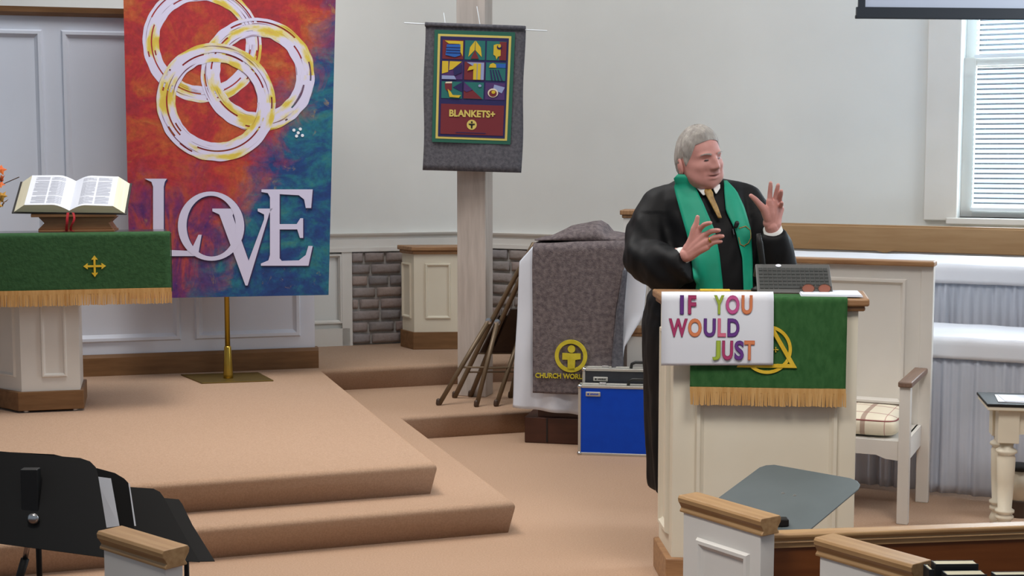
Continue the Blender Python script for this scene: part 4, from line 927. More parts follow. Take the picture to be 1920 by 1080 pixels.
# ================================================================== PULPIT CHAIR
CR = R(-24)
cl0 = G(1701, 985, 0)
ch = thing('pulpit_chair', 'white wooden armchair with brown rails and plaid cushion beside pulpit', 'chair', cl0, CR)
CWd = 0.70; CDp = 0.47
def lz(px, py, X=0, Yl=0): 
    p = Plane(ch.location + Matrix.Rotation(CR, 3, 'Z') @ Vector((X, Yl, 0)), CR); return p.l(px, py)
leg = 0.05
armz = lz(1700, 716)[1]; seatz = lz(1700, 830)[1]; topz_ = lz(1640, 487, 0, CDp)[1]
for (x, y, h) in ((-leg / 2, 0, armz - 0.025), (-CWd + leg / 2, 0, armz - 0.025)): MB().box(x - leg / 2, x + leg / 2, y - 0.0, y + leg, 0, h).build('leg', 'white', ch, bevel=0.004)
for x in (-leg / 2 + 0.02, -CWd + leg / 2 - 0.02): MB().box(x - leg * 0.6, x + leg * 0.6, CDp, CDp + leg, 0, topz_ - 0.02).build('leg', 'white', ch, bevel=0.004)
for x in (0.0, -CWd): MB().box(x - leg - 0.005 if x == 0 else x - 0.008, x + 0.008 if x == 0 else x + leg + 0.005, -0.015, CDp + 0.01, armz - 0.025, armz).build('armrest', 'arm_wood', ch, bevel=0.005)
MB().slab([(-CWd + leg, seatz - 0.09), (-CWd + leg, seatz), (-leg, seatz), (-leg, seatz - 0.09), (-leg - 0.06, seatz - 0.085), (-leg - 0.1, seatz - 0.07), (-CWd + leg + 0.1, seatz - 0.07)], 0.012, 0.035).build('apron', 'white', ch)
for x in (-leg + 0.012, -CWd + 0.012): MB().box(x, x + 0.024, leg, CDp, seatz - 0.1, seatz).build('side_rail', 'white', ch)
MB().box(-CWd + 0.03, -0.03, 0.03, CDp, seatz - 0.015, seatz).build('seat', 'white', ch)
MB().box(-CWd + 0.04, -0.01, CDp + 0.005, CDp + 0.035, seatz - 0.08, topz_ - 0.02).build('back_panel', 'white', ch)
MB().mould(-CWd + 0.1, -0.1, seatz + 0.09, topz_ - 0.09, CDp + 0.005, 0.03, 0.016).build('panel_moulding', 'white', ch)
MB().box(-CWd - 0.02, 0.03, CDp - 0.03, CDp + leg + 0.02, topz_ - 0.025, topz_).build('top_rail', 'wood', ch, bevel=0.006)
def plaid():
    m = bpy.data.materials.new('plaid'); m.use_nodes = True; nt = m.node_tree; n = nt.nodes; L = nt.links; b = n['Principled BSDF']; b.inputs['Roughness'].default_value = 0.8
    tc = n.new('ShaderNodeTexCoord'); sp = n.new('ShaderNodeSeparateXYZ'); L.new(tc.outputs['Object'], sp.inputs[0])
    def band(src, per, wdt, ph):
        a = n.new('ShaderNodeMath'); a.operation = 'ADD'; a.inputs[1].default_value = ph; L.new(src, a.inputs[0])
        f = n.new('ShaderNodeMath'); f.operation = 'PINGPONG'; f.inputs[1].default_value = per / 2; L.new(a.outputs[0], f.inputs[0])
        g = n.new('ShaderNodeMath'); g.operation = 'LESS_THAN'; g.inputs[1].default_value = wdt; L.new(f.outputs[0], g.inputs[0]); return g.outputs[0]
    def mix(f, a, c):
        q = n.new('ShaderNodeMix'); q.data_type = 'RGBA'; s = n.new('ShaderNodeMath'); s.operation = 'MULTIPLY'; s.inputs[1].default_value = 0.75; L.new(f, s.inputs[0]); L.new(s.outputs[0], q.inputs[0]); L.new(a, q.inputs[6]); q.inputs[7].default_value = lin(c); return q.outputs[2]
    base = n.new('ShaderNodeRGB'); base.outputs[0].default_value = lin((226, 216, 194))
    c = mix(band(sp.outputs['X'], 0.19, 0.011, 0.03), base.outputs[0], (150, 118, 104)); c = mix(band(sp.outputs['Y'], 0.19, 0.007, 0.05), c, (168, 120, 110)); c = mix(band(sp.outputs['X'], 0.19, 0.002, 0.12), c, (176, 120, 112))
    L.new(c, b.inputs['Base Color']); M['plaid'] = m
plaid()
cu = thing('cushion', 'cream plaid seat cushion on the white pulpit chair', 'cushion', ch.matrix_world.translation, CR); cu.location = cl0
def cush(u, v):
    a = u * 2 * math.pi; e = 0.22; cx, sy = math.cos(a), math.sin(a)
    sqx = math.copysign(abs(cx) ** e, cx); sqy = math.copysign(abs(sy) ** e, sy); t_ = v * math.pi - math.pi / 2; rr_ = max(0.02, math.cos(t_)) ** 0.25; 
    if v in (0, 1): rr_ = 0.0
    return (-CWd / 2 + sqx * rr_ * (CWd / 2 - 0.06), 0.25 + sqy * rr_ * 0.215, seatz + 0.05 + math.copysign(abs(math.sin(t_)) ** 0.7, t_) * 0.048 + 0.012 * (1 - rr_))
MB().grid(cush, 64, 20, wrap=True).build('pad', 'plaid', cu, smooth=True)
pts = [cush(k / 64, 0.68) for k in range(65)]; MB().tube(pts, 0.004, 6).build('piping', 'lip', cu)

# ================================================================== WHITE DRAPED TABLES (choir side)
def skirted(label, px, py, zt_, rz, x0, x1, depth, drop_z, seed, m='satin_grey'):
    """table under a white top cloth with a gathered satin skirt; px,py = a point on its front top edge"""
    o_ = G(px, py, zt_); o_.z = 0
    t = thing('skirted_table', label, 'table', o_, rz, 'tables with white satin skirts')
    rr_ = 0.03
    def topf(u, v):
        x = x0 + (x1 - x0) * u; y = -0.03 + depth * (1 - v) if v < 0.7 else None
        if v < 0.7: return (x, -0.02 + depth * (1 - v / 0.7), zt_ + 0.006 * noise.noise((x * 5, v * 6, seed)))
        q = (v - 0.7) / 0.3; a = min(1, q * 2) * math.pi / 2
        return (x, -0.02 - rr_ * math.sin(a), zt_ - rr_ * (1 - math.cos(a)) - max(0, q - 0.5) * 2 * 0.075 + 0.006 * noise.noise((x * 6, q * 3, seed)))
    MB().grid(topf, 60, 24).build('top_cloth', 'satin', t, smooth=True, solid=0.006)
    n = int((x1 - x0) * 190)
    def sk(u, v):
        x = x0 + (x1 - x0) * u; ph = 0.5 * noise.noise((x * 4, seed, 1.0)) * 6
        g = 0.011 + 0.026 * v
        return (x + 0.008 * v * noise.noise((x * 9, seed, 3)), -0.028 - g * (0.35 * (1 - .6 * v) * math.sin(x * 150 + ph * 1.5) + 0.9 * noise.noise((x * 17 + 0.3 * v, seed, 0.4 * v)) + 0.5 * noise.noise((x * 41, seed + 4, 0.5 * v))) - 0.014 * v * noise.noise((x * 7, v * 2, seed)), (zt_ - 0.09) * (1 - v) + drop_z * v)
    MB().grid(sk, n, 14).build('skirt', m, t, smooth=True, solid=0.003)
    MB().box(x0 + 0.02, x1 - 0.02, 0.02, depth - 0.02, zt_ - 0.04, zt_ - 0.012).build('table_top', 'white', t)
    for (x, y) in ((x0 + .06, .06), (x1 - .06, .06), (x0 + .06, depth - .06), (x1 - .06, depth - .06)): MB().box(x - .02, x + .02, y - .02, y + .02, 0, zt_ - .04).build('leg', 'metal_dark', t)
    return t
skirted('low table in white satin skirt behind the pulpit chair', 1850, 634, 0.80, B, -1.15, 0.6, 0.55, 0.02, 2.0)
skirted('taller table in white satin skirt below the wooden rail', 1850, 496, 1.10, B, -1.75, 0.75, 0.62, 0.02, 6.0)

# ================================================================== SIDE TABLE
stp = G(1882, 1004, 0)
st = thing('side_table', 'cream side table with turned legs and dark top at right edge', 'table', stp, R(-10))
sz_ = Plane(stp, R(-10)).l(1860, 752)[1]
legp = [(0.045, sz_ - 0.03), (0.045, sz_ - 0.18), (0.03, sz_ - 0.185), (0.028, sz_ - 0.205), (0.045, sz_ - 0.215), (0.047, sz_ - 0.225), (0.034, sz_ - 0.235), (0.04, sz_ - 0.25), (0.037, sz_ - 0.36), (0.03, 0.125), (0.042, 0.118), (0.042, 0.108), (0.03, 0.1), (0.04, 0.09), (0.04, 0.08), (0.028, 0.07), (0.034, 0.055), (0.04, 0.04), (0.03, 0.0)]
for (x, y) in ((0, 0), (0.62, 0), (0.0, 0.17), (0.62, 0.17)):
    MB().lathe([(r, z) for (r, z) in legp[2:]][::-1], 20, (x, y, 0)).build('leg', 'cream', st, smooth=True)
    MB().box(x - .045, x + .045, y - .045, y + .045, sz_ - .18, sz_ - .03).build('leg_block', 'cream', st, bevel=.003)
mb = MB(); mb.box(.045, .575, -.03, -.01, sz_ - .14, sz_ - .03); mb.box(-.03, -.01, .045, .125, sz_ - .14, sz_ - .03); mb.box(.045, .575, .18, .2, sz_ - .14, sz_ - .03); mb.build('apron', 'cream', st)
MB().box(-.095, .74, -.075, .24, sz_ - .03, sz_ - .012).build('top', 'cream', st, bevel=.004); MB().box(-.1, .745, -.08, .245, sz_ - .012, sz_).build('top_edge', 'stand_black', st, bevel=.003)
pa = thing('paper_sheets', 'white paper sheets lying on the cream side table', 'paper', st.location + Vector((0.05, 0.05, sz_ + .001)), R(-14))
MB().box(-.08, .16, -.09, .1, 0, .003).build('sheet', 'paper', pa); MB().box(-.06, .15, -.08, .09, .003, .006).build('sheet', 'page', pa).rotation_euler = (0, 0, .1)
rd = thing('black_box', 'small black device on the side table at the right edge', 'device', st.location + Vector((0.17, 0.1, sz_ + .007)), R(-15))
MB().box(-.05, .16, -.05, .06, 0, .045).build('body', 'stand_black', rd, bevel=.006); MB().box(-.03, .12, -.052, -.05, .015, .03).build('panel', 'metal_dark', rd)
# lower shelf things seen between the legs
sb_ = thing('small_stool', 'dark-topped cream stool half hidden behind the side table leg', 'stool', st.location + Vector((0.19, 0.36, 0)))
MB().lathe([(.06, .22), (.065, .225), (.065, .24), (.05, .245)], 24).build('seat', 'stand_black', sb_, smooth=True); MB().lathe([(.055, .08), (.055, .22)], 24).build('drum', 'cream', sb_, smooth=True); MB().lathe([(.06, 0), (.06, .075), (.058, .08)], 24).build('base', 'metal_dark', sb_)

# ================================================================== PEWS IN THE FOREGROUND
def capprof(w):
    return [(-w * .5, 0), (-w * .5, .006), (-w * .42, .014), (-w * .5, .024), (-w * .6, .034), (-w * .62, .046), (-w * .55, .054), (w * .55, .054), (w * .62, .046), (w * .6, .034), (w * .5, .024), (w * .42, .014), (w * .5, .006), (w * .5, 0)]
def pew_end(label, far, near, zt_, wid, lenx=1.0, mould=True, panel_x=(0.1, 0.9)):
    """end panel of a pew: runs from the far point to the near point of its cap"""
    a = G(*far, zt_); b = G(*near, zt_); d = (b - a); L_ = d.length * lenx; rz = math.atan2(d.y, d.x)
    t = thing('pew_end', label, 'pew', (a.x, a.y, NAVE), rz, 'pew ends in the foreground'); h = zt_ - NAVE
    # local x runs from far to near, the face seen from the camera's left is at local -y ... +y
    prof = capprof(wid); mb = MB().sideslab([(y, h - .054 + z) for (y, z) in prof], -0.0, L_ + .012); mb.build('cap', 'oak', t, bevel=.002)
    MB().box(.012, L_, -wid * .42, wid * .42, 0, h - .05).build('panel', 'white', t, bevel=.003)
    if mould:
        mm = MB().mould(L_ * panel_x[0], L_ * panel_x[1], .1, h - .12, 0, .03, .012)
        mm.xform(Matrix.Translation((0, -wid * .42, 0))); mm.build('panel_moulding', 'white', t)
    return t
pew_end('white pew end with oak cap in front of the pulpit', (1290, 925), (1440, 968), .62, .07, 1.0, True, (.22, .88))
pew_end('white pew end with oak cap beside stacked hymnals at bottom right', (1545, 1003), (1722, 1052), .62, .07)
pew_end('white pew end with oak cap beside the black music stands', (206, 990), (325, 1026), .62, .072, 1.0, False)
# long pew front with oak rail
ra = G(1445, 998, .55); rb_ = G(1925, 981, .55); d = rb_ - ra; rzp = math.atan2(d.y, d.x)
pf_ = thing('front_pew', 'long brown pew front with oak rail at the bottom right', 'pew', (ra.x, ra.y, NAVE), rzp); hh = .55 - NAVE
MB().sideslab([(y, hh - .03 + z * .55) for (y, z) in capprof(.045)], 0, d.length + 1.0).build('rail', 'oak', pf_, bevel=.002)
MB().box(0, d.length + 1.0, -.012, .012, 0, hh - .028).build('panel', 'oak_dark', pf_)
MB().box(0, d.length + 1.0, -.017, .012, hh - .045, hh - .028).build('moulding', 'oak', pf_)
# book rack on the near side and hymnals
rk_o = Vector((1.17, 3.66, .42))
rack = thing('book_rack', 'wooden book rack shelf behind the right pew end', 'rack', rk_o + Vector((0, 0, -.02)), R(2))
MB().box(-.1, 1.0, -.1, .16, -.02, 0).build('shelf', 'oak_dark', rack); MB().box(-.1, 1.0, -.12, -.1, -.06, .02).build('lip', 'oak_dark', rack)
for x in (-.08, .96): MB().box(x, x + .03, -.1, .16, NAVE - rack.location.z, -.02).build('support', 'oak_dark', rack)
mat('hymn_black', (22, 24, 26), 0.5); mat('hymn_edge', (196, 188, 158), 0.8, (206, 198, 170), 4, 2, (1, 1, 60))
def hymnal(label, x0, x1, ytop, Yv, rz, th_=.036):
    p0, p1 = D(x0, ytop, Yv), D(x1, ytop, Yv); w_ = p1.x - p0.x; hgt = p0.z - rack.location.z - .001
    t = thing('hymnal', label, 'book', (p0.x, Yv, rack.location.z + .001), rz, 'hymnals in the pew rack')
    MB().box(0, w_, 0, .003, 0, hgt).build('cover', 'hymn_black', t, bevel=.001); MB().box(0, w_, th_ - .003, th_, 0, hgt).build('cover', 'hymn_black', t, bevel=.001)
    MB().box(0, .003, .003, th_ - .003, 0, hgt).build('spine', 'hymn_black', t); MB().box(.003, w_ - .004, .003, th_ - .003, .002, hgt - .001).build('page_block', 'hymn_edge', t)
    return t
hymnal('black hymnal standing tallest in the rack, cream page tops showing', 1754, 1836, 1058, 3.66, R(2))
hymnal('black hymnal squeezed at the left end of the rack beside the oak cap', 1742, 1752, 1068, 3.645, R(1), .05)
hymnal('black hymnal standing in front of the tallest one in the rack', 1775, 1852, 1078, 3.6, R(2), .04)
hymnal('black hymnal standing apart at the far right of the rack', 1866, 1930, 1078, 3.62, R(2), .03)

# ================================================================== MUSIC STANDS
def desk_outline(pts, Yv, rounded=True):
    return [D(x, y, Yv + dy) for (x, y, dy) in pts]
def music_stand(label, pts, Yv, m, thick, pole_px, edge=None, grp='music stands'):
    w3 = [D(x, y, Yv + dy) for (x, y, dy) in pts]
    c = sum(w3, Vector()) / len(w3); foot = Vector((c.x, c.y, NAVE))
    t = thing('music_stand', label, 'music stand', foot, group=grp)
    # best-fit plane normal
    nrm = Vector()
    for i in range(len(w3)):
        a, b = w3[i] - c, w3[(i + 1) % len(w3)] - c; nrm += a.cross(b)
    nrm.normalize()
    if nrm.y > 0: nrm = -nrm
    w3 = [p - nrm * (p - c).dot(nrm) for p in w3]
    n = len(w3); vs = [p + nrm * thick / 2 - foot for p in w3] + [p - nrm * thick / 2 - foot for p in w3]
    mb = MB().add(vs, [tuple(range(n)), tuple(range(n, 2 * n))[::-1]] + [(i, (i + 1) % n, n + (i + 1) % n, n + i) for i in range(n)]); mb.build('desk', m, t, bevel=.002)
    pj = D(*pole_px, c.y - .02) - foot if pole_px else (c - nrm * .03 - foot)
    return t, c, nrm, foot, pj
def tripod(t, hub, h):
    MB().tube([(hub.x, hub.y + .04, .12), (hub.x, hub.y + .04, h * .55)], .013, 10).build('lower_tube', 'stand_black', t, smooth=True)
    MB().tube([(hub.x, hub.y + .04, h * .5), (hub.x, hub.y + .04, h - .04)], .009, 10).build('upper_tube', 'stand_black', t, smooth=True)
    for k in range(3):
        a = k * 2.094 + .5; MB().tube([(hub.x, hub.y, .2), (hub.x + .12 * math.cos(a), hub.y + .12 * math.sin(a), .12), (hub.x + .26 * math.cos(a), hub.y + .26 * math.sin(a), .01)], .007, 8).build('foot_leg', 'stand_black', t)
# large desk at the left edge, seen from behind with its tilting joint
t, c, nrm, foot, pj = music_stand('large black music stand cut by the left edge, chrome joint showing', [(-150, 836, .1), (150, 860, .1), (168, 866, .095), (178, 876, .09), (182, 890, .08), (200, 1000, 0), (206, 1046, -.03), (-150, 998, -.03)], 4.3, 'stand_black', .006, None)
kn = D(62, 973, c.y - .06) - foot
MB().lathe([(.004, -.012), (.017, -.01), (.018, .004), (.008, .008)], 18).xform(Matrix.Translation(kn) @ Matrix.Rotation(R(90), 4, 'X')).build('knob', 'chrome', t, smooth=True)
MB().capsule(kn + Vector((-.006, .03, .0)), kn + Vector((-.012, .02, -.035)), .016, .012).build('joint', 'stand_black', t, smooth=True)
bx0 = D(38, 880, c.y - .03) - foot; bx1 = D(72, 965, c.y - .035) - foot; MB().box(bx0.x, bx1.x, bx0.y - .004, bx0.y + .03, bx1.z, bx0.z).build('bracket', 'black', t, bevel=.003)
p0 = D(56, 1000, c.y - .05) - foot; p1 = D(47, 1048, c.y - .05) - foot; p2 = D(36, 1085, c.y - .05) - foot
MB().tube([kn + Vector((-.01, .02, -.02)), p0, p1], .0085, 12).build('upper_tube', 'chrome', t, smooth=True)
MB().tube([p1, p2, (p2.x - .02, p2.y, .15)], .013, 12).build('lower_tube', 'stand_black', t, smooth=True)
for k in range(3):
    a = k * 2.094 + .5; hx, hy = p2.x - .02, p2.y; MB().tube([(hx, hy, .2), (hx + .26 * math.cos(a), hy + .26 * math.sin(a), .01)], .007, 8).build('foot_leg', 'stand_black', t)
t, c, nrm, foot, pj = music_stand('black music stand peeking over the large one at the left', [(-60, 845, .05), (100, 853, .05), (116, 857, .05), (127, 866, .05), (140, 1000, 0), (-60, 985, 0)], 4.42, 'stand_black', .006, None); tripod(t, c - foot, (c - foot).z)
t, c, nrm, foot, pj = music_stand('black music stand with a white sheet along its edge', [(120, 872, .08), (182, 879, .08), (215, 888, .08), (232, 898, .08), (240, 906, .08), (254, 1030, 0), (225, 1040, 0), (130, 1030, 0)], 4.55, 'stand_black', .006, None); tripod(t, c - foot, (c - foot).z)
shp = thing('music_sheet', 'white sheet of paper on the second music stand', 'paper', c)
w4 = [D(x, y, c.y + dy - .035) - c for (x, y, dy) in ((178, 893, .045), (208, 897, .045), (224, 986, -.015), (197, 990, -.015))]; MB().add(w4, [(0, 1, 2, 3)]).build('sheet', 'paper', shp, solid=.001)
w4 = [D(x, y, c.y + dy - .035) - c for (x, y, dy) in ((241, 906, .045), (243, 906, .045), (255, 986, -.015), (252, 986, -.015))]; MB().add(w4, [(0, 1, 2, 3)]).build('sheet_edge', 'paper', shp, solid=.001)
t, c, nrm, foot, pj = music_stand('black music stand with rounded corner behind the oak pew cap', [(200, 912, .1), (246, 915, .1), (288, 918, .1), (299, 923, .09), (307, 934, .08), (345, 1005, .02), (373, 1053, -.02), (320, 1050, -.02), (230, 1040, -.02)], 4.75, 'stand_black', .006, None); tripod(t, c - foot, (c - foot).z)
t, c, nrm, foot, pj = music_stand('narrow slanting black music stand nearest the altar steps', [(285, 933, .1), (335, 938, .1), (341, 946, .09), (360, 985, .05), (401, 1051, -.02), (374, 1052, -.02), (310, 1046, -.02)], 4.95, 'stand_black', .006, None); tripod(t, c - foot, (c - foot).z)
# grey desk by the pulpit
gpt = [(1436, 872), (1452, 871), (1594, 896), (1607, 901), (1613, 908), (1610, 916), (1500, 1008), (1350, 965), (1340, 938), (1424, 876)]
gA, gB, gC = G(1436, 872, .565), G(1600, 899, .55), G(1500, 1008, .45)
gN = (gB - gA).cross(gC - gA).normalized()
def ongrey(x, y):
    d_ = ray(x, y); o_ = Vector((0, 0, CH)); return o_ + d_ * ((gA - o_).dot(gN) / d_.dot(gN))
gpt = [ongrey(*p) for p in gpt]
c = sum(gpt, Vector()) / len(gpt); foot = Vector((c.x, c.y, NAVE))
t = thing('music_stand', 'flat grey music stand desk in front of the white pulpit', 'music stand', foot, group='music stands')
n = len(gpt); mb = MB().add([p - foot for p in gpt] + [p - foot - Vector((0, 0, .006)) for p in gpt], [tuple(range(n))[::-1], tuple(range(n, 2 * n))] + [(i, (i + 1) % n, n + (i + 1) % n, n + i) for i in range(n)]); bmx = mb.build('desk', 'stand_grey', t, bevel=.002)
lp = [ongrey(1452, 985) - foot, ongrey(1478, 985) - foot]; MB().box(lp[0].x, lp[1].x, lp[0].y - .02, lp[0].y + .02, lp[0].z, lp[0].z + .025).build('clamp', 'stand_black', t, bevel=.004)
MB().disc(0, 0, .006, -.001, .001, 10).xform(Matrix.Translation(ongrey(1468, 926) - foot)).build('rivet', 'aluminium', t); MB().disc(0, 0, .006, -.001, .001, 10).xform(Matrix.Translation(ongrey(1490, 930) - foot)).build('rivet', 'aluminium', t)
tripod(t, Vector((0, 0, 0)), (c - foot).z - .02)

# ================================================================== THE MAN AT THE PULPIT
YM = 6.2
mo = D(1335, 700, YM); mo.z = 0.0
man = thing('person', 'person in black robe and green stole gesturing with both hands behind pulpit', 'person', mo)
def W(x, y, Y): return D(x, y, Y) - mo
# --- body: torso, neck, legs, arms and hands grown as one skin
body = MB()
def chain(mb, pts, rs):
    for i in range(len(pts) - 1): mb.capsule(pts[i], pts[i + 1], rs[i], rs[i + 1], 14, 4)
pel = Vector((0.01, 0.03, 0.93)); chest = Vector((0.0, 0.02, 1.32)); nb = W(1318, 345, 6.16)
chain(body, [pel, Vector((0.0, 0.02, 1.12)), chest, Vector((0, 0.02, 1.42))], [0.16, 0.17, 0.17, 0.12])
for s in (-1, 1):
    hip = pel + Vector((s * 0.09, 0, -0.02)); kn_ = Vector((s * 0.1, 0.0, 0.5)); an_ = Vector((s * 0.1, 0.03, 0.09))
    chain(body, [hip, kn_, an_], [0.095, 0.065, 0.045]); chain(body, [an_ + Vector((0, 0.02, -0.045)), an_ + Vector((s * 0.02, -0.15, -0.05))], [0.04, 0.035])
# right arm (image left): hangs, elbow bent, hand in front of the chest
RS = W(1247, 378, 6.2); RE = W(1212, 487, 6.1); RW = W(1286, 478, 5.86)
LS = W(1390, 372, 6.2); LE = W(1466, 492, 6.04); LWr = W(1447, 424, 5.93)
chain(body, [chest + Vector((-.1, 0, .06)), RS, RE, RW], [0.09, 0.066, 0.048, 0.03]); chain(body, [chest + Vector((.1, 0, .06)), LS, LE, LWr], [0.09, 0.066, 0.048, 0.03])
body = fused(body, 0.012, 8)
hands = MB()
def finger(base, k1, k2, tip, r): chain(hands, [base, k1, k2, tip], [r, r * .96, r * .88, r * .74])
# right hand, back of the hand up-left, fingers spread to the right and towards the viewer
hk = [W(1311, 430, 5.83), W(1321, 441, 5.81), W(1326, 452, 5.80), W(1326, 463, 5.805)]
tips = [W(1332, 418, 5.755), W(1348, 432, 5.745), W(1355, 443, 5.74), W(1352, 453, 5.75)]
for i, (a, b) in enumerate(zip(hk, tips)):
    r_ = (.0108, .0112, .0108, .0095)[i]; m1 = a.lerp(b, .45) + Vector((0, 0, .007)); m2 = a.lerp(b, .76) + Vector((0, 0, .004)); finger(a, m1, m2, b, r_)
    chain(hands, [RW + (a - RW) * .15 + Vector((0, 0, (1.5 - i) * .006)), RW.lerp(a, .55), a], [.023, .02, .0142])
chain(hands, [hk[0].lerp(RW, .3), hk[3].lerp(RW, .3)], [.015, .015])
tb = W(1299, 445, 5.84); chain(hands, [RW.lerp(tb, .4), tb, W(1301, 429, 5.83), W(1306, 418, 5.825), W(1308, 407, 5.82)], [.02, .0175, .013, .0115, .009])
# left hand, palm towards the viewer, fingers up
hk2 = [W(1443, 377, 5.90), W(1453, 377, 5.91), W(1461, 383, 5.925), W(1464, 392, 5.94)]
tips2 = [W(1445, 343, 5.885), W(1459, 347, 5.885), W(1465, 358, 5.87), W(1466, 380, 5.87)]
for i, (a, b) in enumerate(zip(hk2, tips2)):
    r_ = (.0108, .0112, .0108, .0095)[i]; bend = Vector((0, -.004 - .012 * (i > 1), 0)); m1 = a.lerp(b, .45) + bend * -.6; m2 = a.lerp(b, .76); finger(a, m1, m2, b, r_)
    chain(hands, [LWr + (a - LWr) * .12 + Vector(((i - 1.5) * .007, 0, 0)), LWr.lerp(a, .55), a], [.025, .022, .0145])
chain(hands, [hk2[0].lerp(LWr, .35), hk2[3].lerp(LWr, .35)], [.016, .016])
tb2 = W(1433, 393, 5.90); chain(hands, [LWr.lerp(tb2, .45), tb2, W(1424, 383, 5.885), W(1416, 374, 5.875), W(1408, 367, 5.87)], [.021, .0175, .0135, .0118, .009])
chain(hands, [RW, RW.lerp(RE, .35)], [.03, .036]); chain(hands, [LWr, LWr.lerp(LE, .4)], [.03, .036])
hands = fused(hands, 0.0028, 4)

# --- head: one closed surface with face relief
HC = W(1311, 301, 6.12)
HM = Matrix.Translation(HC) @ Matrix.Rotation(R(-9), 4, 'Y') @ Matrix.Rotation(R(29), 4, 'Z') @ Matrix.Rotation(R(4), 4, 'X') @ Matrix.Diagonal((1.05, 1.03, 1.1, 1))
def gs(a, e, a0, e0, sa, se): return math.exp(-((a - a0) / sa) ** 2 - ((e - e0) / se) ** 2)
def headp(az, el, grow=0.0):
    """az 0 = face front (local -y), el up, in degrees"""
    a, e = R(az), R(el); dx, dy, dz = math.sin(a) * math.cos(e), -math.cos(a) * math.cos(e), math.sin(e)
    rx, ry, rz_ = 0.083, 0.103, 0.128
    r = 1.0 / math.sqrt((dx / rx) ** 2 + (dy / ry) ** 2 + (dz / rz_) ** 2)
    p = Vector((dx, dy, dz)) * (r + grow)
    aa = abs(az); fr = max(0.0, math.cos(a))
    low = max(0.0, -dz)
    # squarer jaw with jowls, flatter face plane
    p.x *= 1 + 0.10 * gs(aa, el, 62, -38, 30, 18) * 1.0 + 0.03 * gs(aa, el, 70, -5, 30, 25)
    d = 0.0
    d += 0.010 * gs(aa, el, 0, -52, 22, 12)                      # chin
    d += 0.012 * gs(aa, el, 42, -42, 22, 16)                     # jowl
    d += 0.023 * gs(aa, el, 0, -12, 8, 7) + 0.016 * gs(aa, el, 0, -1, 6, 9) + 0.008 * gs(aa, el, 9, -14, 5, 5)   # nose, bridge, wings
    d += 0.0075 * gs(aa, el, 20, 14, 17, 5)                      # brow
    d -= 0.0105 * gs(aa, el, 19, 4, 9, 6)                        # eye socket
    d += 0.0055 * gs(aa, el, 19, 3, 5.5, 3.5)                    # eyelid bulge
    d += 0.006 * gs(aa, el, 36, -12, 14, 10)                     # cheek
    d += 0.005 * gs(aa, el, 0, -28.5, 15, 3.2) + 0.0055 * gs(aa, el, 0, -35.5, 13, 3.4) - 0.005 * gs(aa, el, 0, -32, 18, 1.9)   # lips
    d -= 0.004 * gs(aa, el, 22, -24, 5, 9)                       # smile line
    d -= 0.006 * gs(aa, el, 50, 8, 16, 14)                       # temple
    d += 0.004 * gs(aa, el, 0, 30, 35, 16)
    p += Vector((dx, dy, dz)) * d
    return p
head = MB(); NA, NE = 120, 90
def azu(u): t = u * 2 - 1; return 180 * (0.45 * t + 0.55 * t ** 3)      # denser in front
head.grid(lambda u, v: headp(azu(u), -89.5 + 179 * v), NA, NE, wrap=False)
for s in (-1, 1):                                                       # ears
    ear = MB().grid(lambda u, v: (math.sin(v * math.pi) * math.cos(u * 6.2832) * .012, math.sin(v * math.pi) * math.sin(u * 6.2832) * .021 , -math.cos(v * math.pi) * .034), 20, 12, wrap=True)
    ear.v = [(x + (0.006 if (abs(y) < .011 and abs(z) < .02 and x > 0) else 0) * -1, y, z) for (x, y, z) in ear.v]
    ear.xform(Matrix.Translation((s * .086, .012, -.012)) @ Matrix.Rotation(s * R(22), 4, 'Z') @ Matrix.Rotation(R(-8), 4, 'X') @ Matrix.Scale(s, 4, Vector((1, 0, 0)))); head.add(ear.v, ear.f)
head.xform(HM)
neck = MB(); chain(neck, [nb + Vector((0, .02, -.07)), HM @ Vector((0, .025, -.06))], [.075, .066]); neck = fused(neck, .008, 2)
full = MB(); 
for part_ in (body, hands, neck, head): full.add(part_.v, part_.f)
bo_ = full.build('body', 'skin', man, smooth=True)
# eyes, brows, mouth line
for s in (-1, 1):
    e_ = MB().grid(lambda u, v: headp(s * 19 + (u - .5) * 13, 3.2 + (v - .5) * 3.0 * math.sin(u * math.pi) - 1.2 * abs(u - .5), .0042), 10, 4); e_.xform(HM).build('eye', 'eye', man, smooth=True)
    b_ = MB().grid(lambda u, v: headp(s * (8 + 24 * u), 12.6 + 2.4 * math.sin(u * 2.6) + (v - .5) * 3.2 * (1 - .5 * u), .0045), 12, 3); b_.xform(HM).build('eyebrow', 'hair', man, smooth=True)
m_ = MB().grid(lambda u, v: headp((u - .5) * 34, -32 + 2.6 * (2 * (u - .5)) ** 2 + (v - .5) * 2.6 * math.sin(u * math.pi), .0018), 16, 3); m_.xform(HM).build('mouth', 'lip', man, smooth=True)
# hair: short grey, receding over the brow, covering sides and nape
def hairline(az):
    a = abs(az)
    if a < 42: return 43 - 0.1 * a
    if a < 60: return 39 - (a - 42) * 1.5
    if a < 76: return 12 - (a - 60) * 1.4
    if a < 100: return -10 + 24 * math.sin((a - 76) / 24 * math.pi)
    if a < 120: return -10 - (a - 100) * 1.5
    return -40
hm = MB(); na, ne = 120, 40
def hairp(u, v):
    az = -180 + 360 * u; h0 = hairline(az); el = h0 + (89 - h0) * v
    th_ = 0.0005 + 0.010 * min(1, v * 3.2) ** 0.8 + 0.004 * gs(abs(az), el, 30, 55, 30, 20) + min(1, v * 6) * (0.003 * noise.noise((az * .05 + el * .03, el * .05, 2)) + 0.0022 * noise.noise((az * .22 + el * .1, el * .05, 5)))
    return headp(az, el, th_)
hm.grid(hairp, na, ne, wrap=True); hm.xform(HM); hm.build('hair', 'hair', man, smooth=True)

